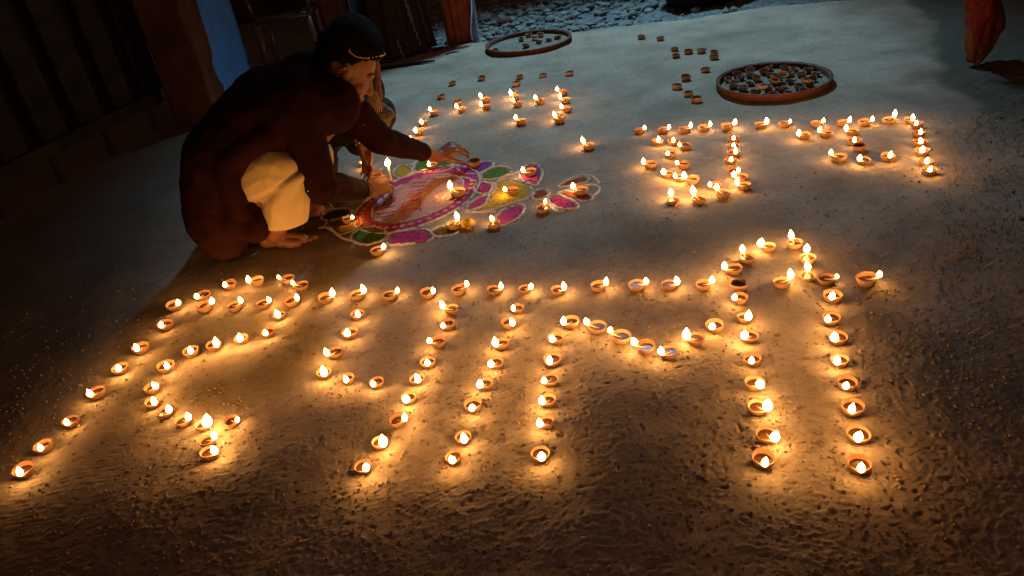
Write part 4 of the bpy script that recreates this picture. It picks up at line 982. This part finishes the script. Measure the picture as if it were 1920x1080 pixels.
# mud pillar and the blue washed wall end
def slab(px, base_y, wpx, depth, h, m, name, label, cat, seed, rough_=.03, rz=0.):
    c = G(px, base_y); w = wpx/scale_at(c); e = bmesh.new()
    bmesh.ops.create_grid(e, x_segments=1, y_segments=1, size=.5); e.free(); bm = bmesh.new(); box(bm, (0, 0, h/2), (w, depth, h))
    bmesh.ops.subdivide_edges(bm, edges=bm.edges[:], cuts=14, use_grid_fill=True)
    for v in bm.verts:
        k = Vector((v.co.x*6+seed, v.co.y*6, v.co.z*3)); v.co.x += rough_*mn.noise(k); v.co.y += rough_*mn.noise(k+Vector((5, 5, 5)))
    bmesh.ops.transform(bm, matrix=Matrix.Translation((c.x, c.y+depth/2, -.05)) @ Matrix.Rotation(rz, 4, 'Z'), verts=bm.verts)
    return tag(obj(name, bm, m, None), label, cat)
slab(372, 236, 74, .34, 2.5, M['mud'], 'mud_pillar', 'brown mud-plastered pillar between the plank wall and the blue wall', 'pillar', 2)
A_ = G(427, 206); B_ = G(480, 160); dB = (B_-A_); LB = dB.length; dB.normalize(); nB = Vector((-dB.y, dB.x, 0))
bm = bmesh.new(); box(bm, (0, 0, 0), (LB, .12, 2.6)); bmesh.ops.subdivide_edges(bm, edges=bm.edges[:], cuts=12, use_grid_fill=True)
for v in bm.verts: k = v.co*7; v.co.x += .010*mn.noise(k); v.co.y += .012*mn.noise(k+Vector((5, 5, 5)))
bmesh.ops.transform(bm, matrix=Matrix.Translation((A_+B_)/2 + nB*.06 + Vector((0, 0, 1.25))) @ Matrix((dB, nB, Vector((0, 0, 1)))).transposed().to_4x4(), verts=bm.verts)
tag(obj('blue_wall', bm, M['blue'], None), 'narrow blue limewashed wall end behind the squatting man', 'wall')
# dark back wall of the house beyond the chair
bm = bmesh.new(); c = G(560, 60); box(bm, (c.x-.6, c.y+1.5, 1.2), (3.6, .2, 2.6)); bmesh.ops.subdivide_edges(bm, edges=bm.edges[:], cuts=10, use_grid_fill=True)
for v in bm.verts: v.co.y += .03*mn.noise(v.co*2)
tag(obj('house_wall', bm, M['mud'], None), 'dark mud-plastered house wall far behind the chair at upper left', 'wall')

# ------------------------------------------------------------------ chair behind
cc = G(560, 128); ch = empty('plastic_chair', Vector((cc.x, cc.y, 0)), 0, 'dark moulded plastic chair behind the squatting man at upper left', 'chair')
def bx(name, c, s, m=M['plastic'], par=ch, rz=0.):
    bm = bmesh.new(); box(bm, (0, 0, 0), s); bmesh.ops.bevel(bm, geom=bm.edges[:], offset=min(s)*.3, segments=2)
    bmesh.ops.transform(bm, matrix=Matrix.Translation(Vector(c)+par.location) @ Matrix.Rotation(rz, 4, 'Z'), verts=bm.verts); return obj(name, bm, m, par)
bx('seat', (0, .1, .40), (.42, .42, .035))
bx('backrest', (0, .32, .66), (.42, .03, .44))
for sx in (-1, 1):
    for y0, m_ in ((-.08, M['plastic_leg']), (.28, M['plastic_leg'])):
        bm = bmesh.new(); tube(bm, [ch.location+Vector((sx*.19, y0, .40)), ch.location+Vector((sx*.215, y0-.02, 0))], [.028, .022], 8); obj('leg', bm, m_, ch)
    bm = bmesh.new(); tube(bm, [ch.location+Vector(v) for v in ((sx*.21, .32, .62), (sx*.235, .15, .63), (sx*.235, -.06, .61), (sx*.21, -.09, .42))], [.018, .022, .022, .02], 8); obj('armrest', bm, M['plastic'], ch)

# ------------------------------------------------------------------ dark strips, twigs, leaf, stones, brick-like block
def stick(p, name, label, r, m, cat='stick'):
    bm = bmesh.new(); pts = [GG(*q) for q in p]; pts = [v+Vector((0, 0, r*.9)) for v in pts]; tube(bm, pts, [r*.9]+[r]*(len(pts)-2)+[r*.5], 7); return tag(obj(name, bm, m, None), label, cat)
stick([(690, 134), (730, 129), (775, 122), (816, 117)], 'stick', 'long dark strip lying on the ground right of the bowed head', .013, M['wood_dark'])  # thin dark rods standing for two dark strips on the ground
stick([(708, 121), (728, 118), (745, 115)], 'stick', 'short dark strip lying just behind the long one', .007, M['wood_dark'])
stick([(812, 97), (822, 94), (830, 90)], 'twig', 'stubby twig at the feet of the dark-skirted person', .010, M['wood'])
stick([(836, 103), (850, 99), (862, 98)], 'twig', 'thin crooked twig on pale ground left of the far basket', .005, M['wood_dark'])
bm = bmesh.new(); a = GG(888, 77); b = GG(925, 70); d = (b-a); s = Vector((-d.y, d.x, 0)).normalized()
vs = [bm.verts.new(a.lerp(b, t)+s*w+Vector((0, 0, z))) for t, w, z in ((0, 0, .01), (.3, .022, .02), (.7, .020, .022), (1, 0, .012), (.7, -.018, .016), (.3, -.02, .014))]; bm.faces.new(vs)
tag(obj('fallen_leaf', bm, M['leaf'], None, False), 'yellow-green leaf lying against the left rim of the far basket', 'leaf')
bmS = bmesh.new(); bmesh.ops.create_icosphere(bmS, subdivisions=2, radius=1)
for v in bmS.verts: v.co *= 1+.35*mn.noise(v.co*1.3); v.co.z *= .7
ST = meshof(bmS, M['stone'], 'stone')
rs = random.Random(21)
for k in range(46):
    px = rs.uniform(885, 1250); py = rs.uniform(-6, 30+ (1250-px)*.06)
    p = GG(px, py)
    if p.y < np.interp(p.x, _ex, _ey)+.06: continue
    o = bpy.data.objects.new('stone', ST); s = rs.uniform(.022, .06); o.location = p+Vector((0, 0, s*.4)); o.scale = (s, s*rs.uniform(.6, 1), s*rs.uniform(.6, 1)); o.rotation_euler = (rs.uniform(-.5, .5), rs.uniform(-.5, .5), rs.uniform(0, 6)); COL.objects.link(o)
    tag(o, 'larger grey stone lying in the rubble beyond the courtyard edge', 'stone', 'larger stones in the rubble heap')
p = GG(948, 52); o = bpy.data.objects.new('brick_fragment', ST); brick_bm = bmesh.new(); box(brick_bm, (0, 0, 0), (.12, .07, .06)); bmesh.ops.bevel(brick_bm, geom=brick_bm.edges[:], offset=.01, segments=2)
for v in brick_bm.verts: v.co += Vector((mn.noise(v.co*30), mn.noise(v.co*31+Vector((3, 0, 0))), 0))*.006
bmesh.ops.translate(brick_bm, verts=brick_bm.verts, vec=p+Vector((0, 0.08, .03))); bpy.data.objects.remove(o)
tag(obj('brick_fragment', brick_bm, M['bamboo'], None), 'reddish brick fragment at the back rim of the far basket', 'brick')
# dark trough at the top edge
tc_ = GG(1322, 20); tr_ = empty('trough', tc_, 0, 'low dark trough or tub cut off by the top edge of the view', 'tub')
bm = bmesh.new(); N = 40; prof = [(.20, 0), (.27, .02), (.33, .22), (.35, .30), (.32, .30), (.26, .05)]; rg = [[bm.verts.new(tc_+Vector((.06+r*math.cos(2*PI*k/N)*1.05, .30+r*.8*math.sin(2*PI*k/N), z))) for k in range(N)] for r, z in prof]
for a, b in zip(rg, rg[1:]):
    for k in range(N): bm.faces.new((a[k], a[(k+1) % N], b[(k+1) % N], b[k]))
bm.faces.new(rg[0][::-1]); bm.faces.new(rg[-1]); obj('basin', bm, M['black'], tr_)
bm = bmesh.new(); tube(bm, [tc_+Vector((.06+.35*1.05*math.cos(2*PI*k/N), .30+.28*math.sin(2*PI*k/N), .30)) for k in range(N+1)], .014, 6, False); obj('lip', bm, M['black'], tr_)
o = bpy.data.objects.new('stone', ST); o.location = GG(1262, 22)+Vector((0, 0, .012)); o.scale = (.028, .024, .022); COL.objects.link(o); tag(o, 'single pale stone lying in front of the dark tub', 'stone')

# ------------------------------------------------------------------ dry grass and litter along the right
def blades(name, n, area, m, seed, hmin, hmax, label, lean=1.0):
    rs = random.Random(seed); V = []; Fs = []
    for i in range(n):
        px, py, sp = area[rs.randrange(len(area))]; p = GG(px, py); x = p.x+rs.gauss(0, sp); y = p.y+rs.gauss(0, sp); z = hz(x, y)
        h = rs.uniform(hmin, hmax); a = rs.uniform(0, 6.28); b = rs.uniform(.6, 1.3)*lean; w = rs.uniform(.0008, .002); dx, dy = math.cos(a), math.sin(a); k = len(V); K = 4
        for j in range(K+1):
            t = j/K; r = h*math.sin(b*t)*1.1; zz = h*t*math.cos(b*t*.9); ww = w*(1-t*.8)
            V += [(x+dx*r-dy*ww, y+dy*r+dx*ww, z+zz), (x+dx*r+dy*ww, y+dy*r-dx*ww, z+zz)]
        for j in range(K): Fs.append((k+2*j, k+2*j+1, k+2*j+3, k+2*j+2))
    me = bpy.data.meshes.new(name); me.from_pydata(V, [], Fs); me.materials.append(m); return tag(link(bpy.data.objects.new(name, me)), label, kind='stuff')
blades('dry_grass', 700, [(1830, 225, .05), (1845, 250, .07), (1880, 300, .10), (1850, 340, .09), (1900, 420, .12), (1840, 440, .07), (1880, 520, .12), (1905, 600, .10), (1815, 480, .05)], M['straw'], 4, .012, .045, 'dry straw-coloured grass along the right edge', 1.6)
blades('weeds', 500, [(1870, 260, .12), (1890, 380, .12), (1860, 500, .16), (1900, 620, .16), (1880, 760, .12)], M['darkgrass'], 6, .01, .045, 'dull low weeds along the dark right edge')
blades('straw_litter', 160, [(1250, 640, .5), (1780, 420, .12), (1700, 560, .15), (1100, 900, .5), (500, 900, .4)], M['straw'], 8, .008, .03, 'scraps of straw lying about the beaten ground', 1.5)
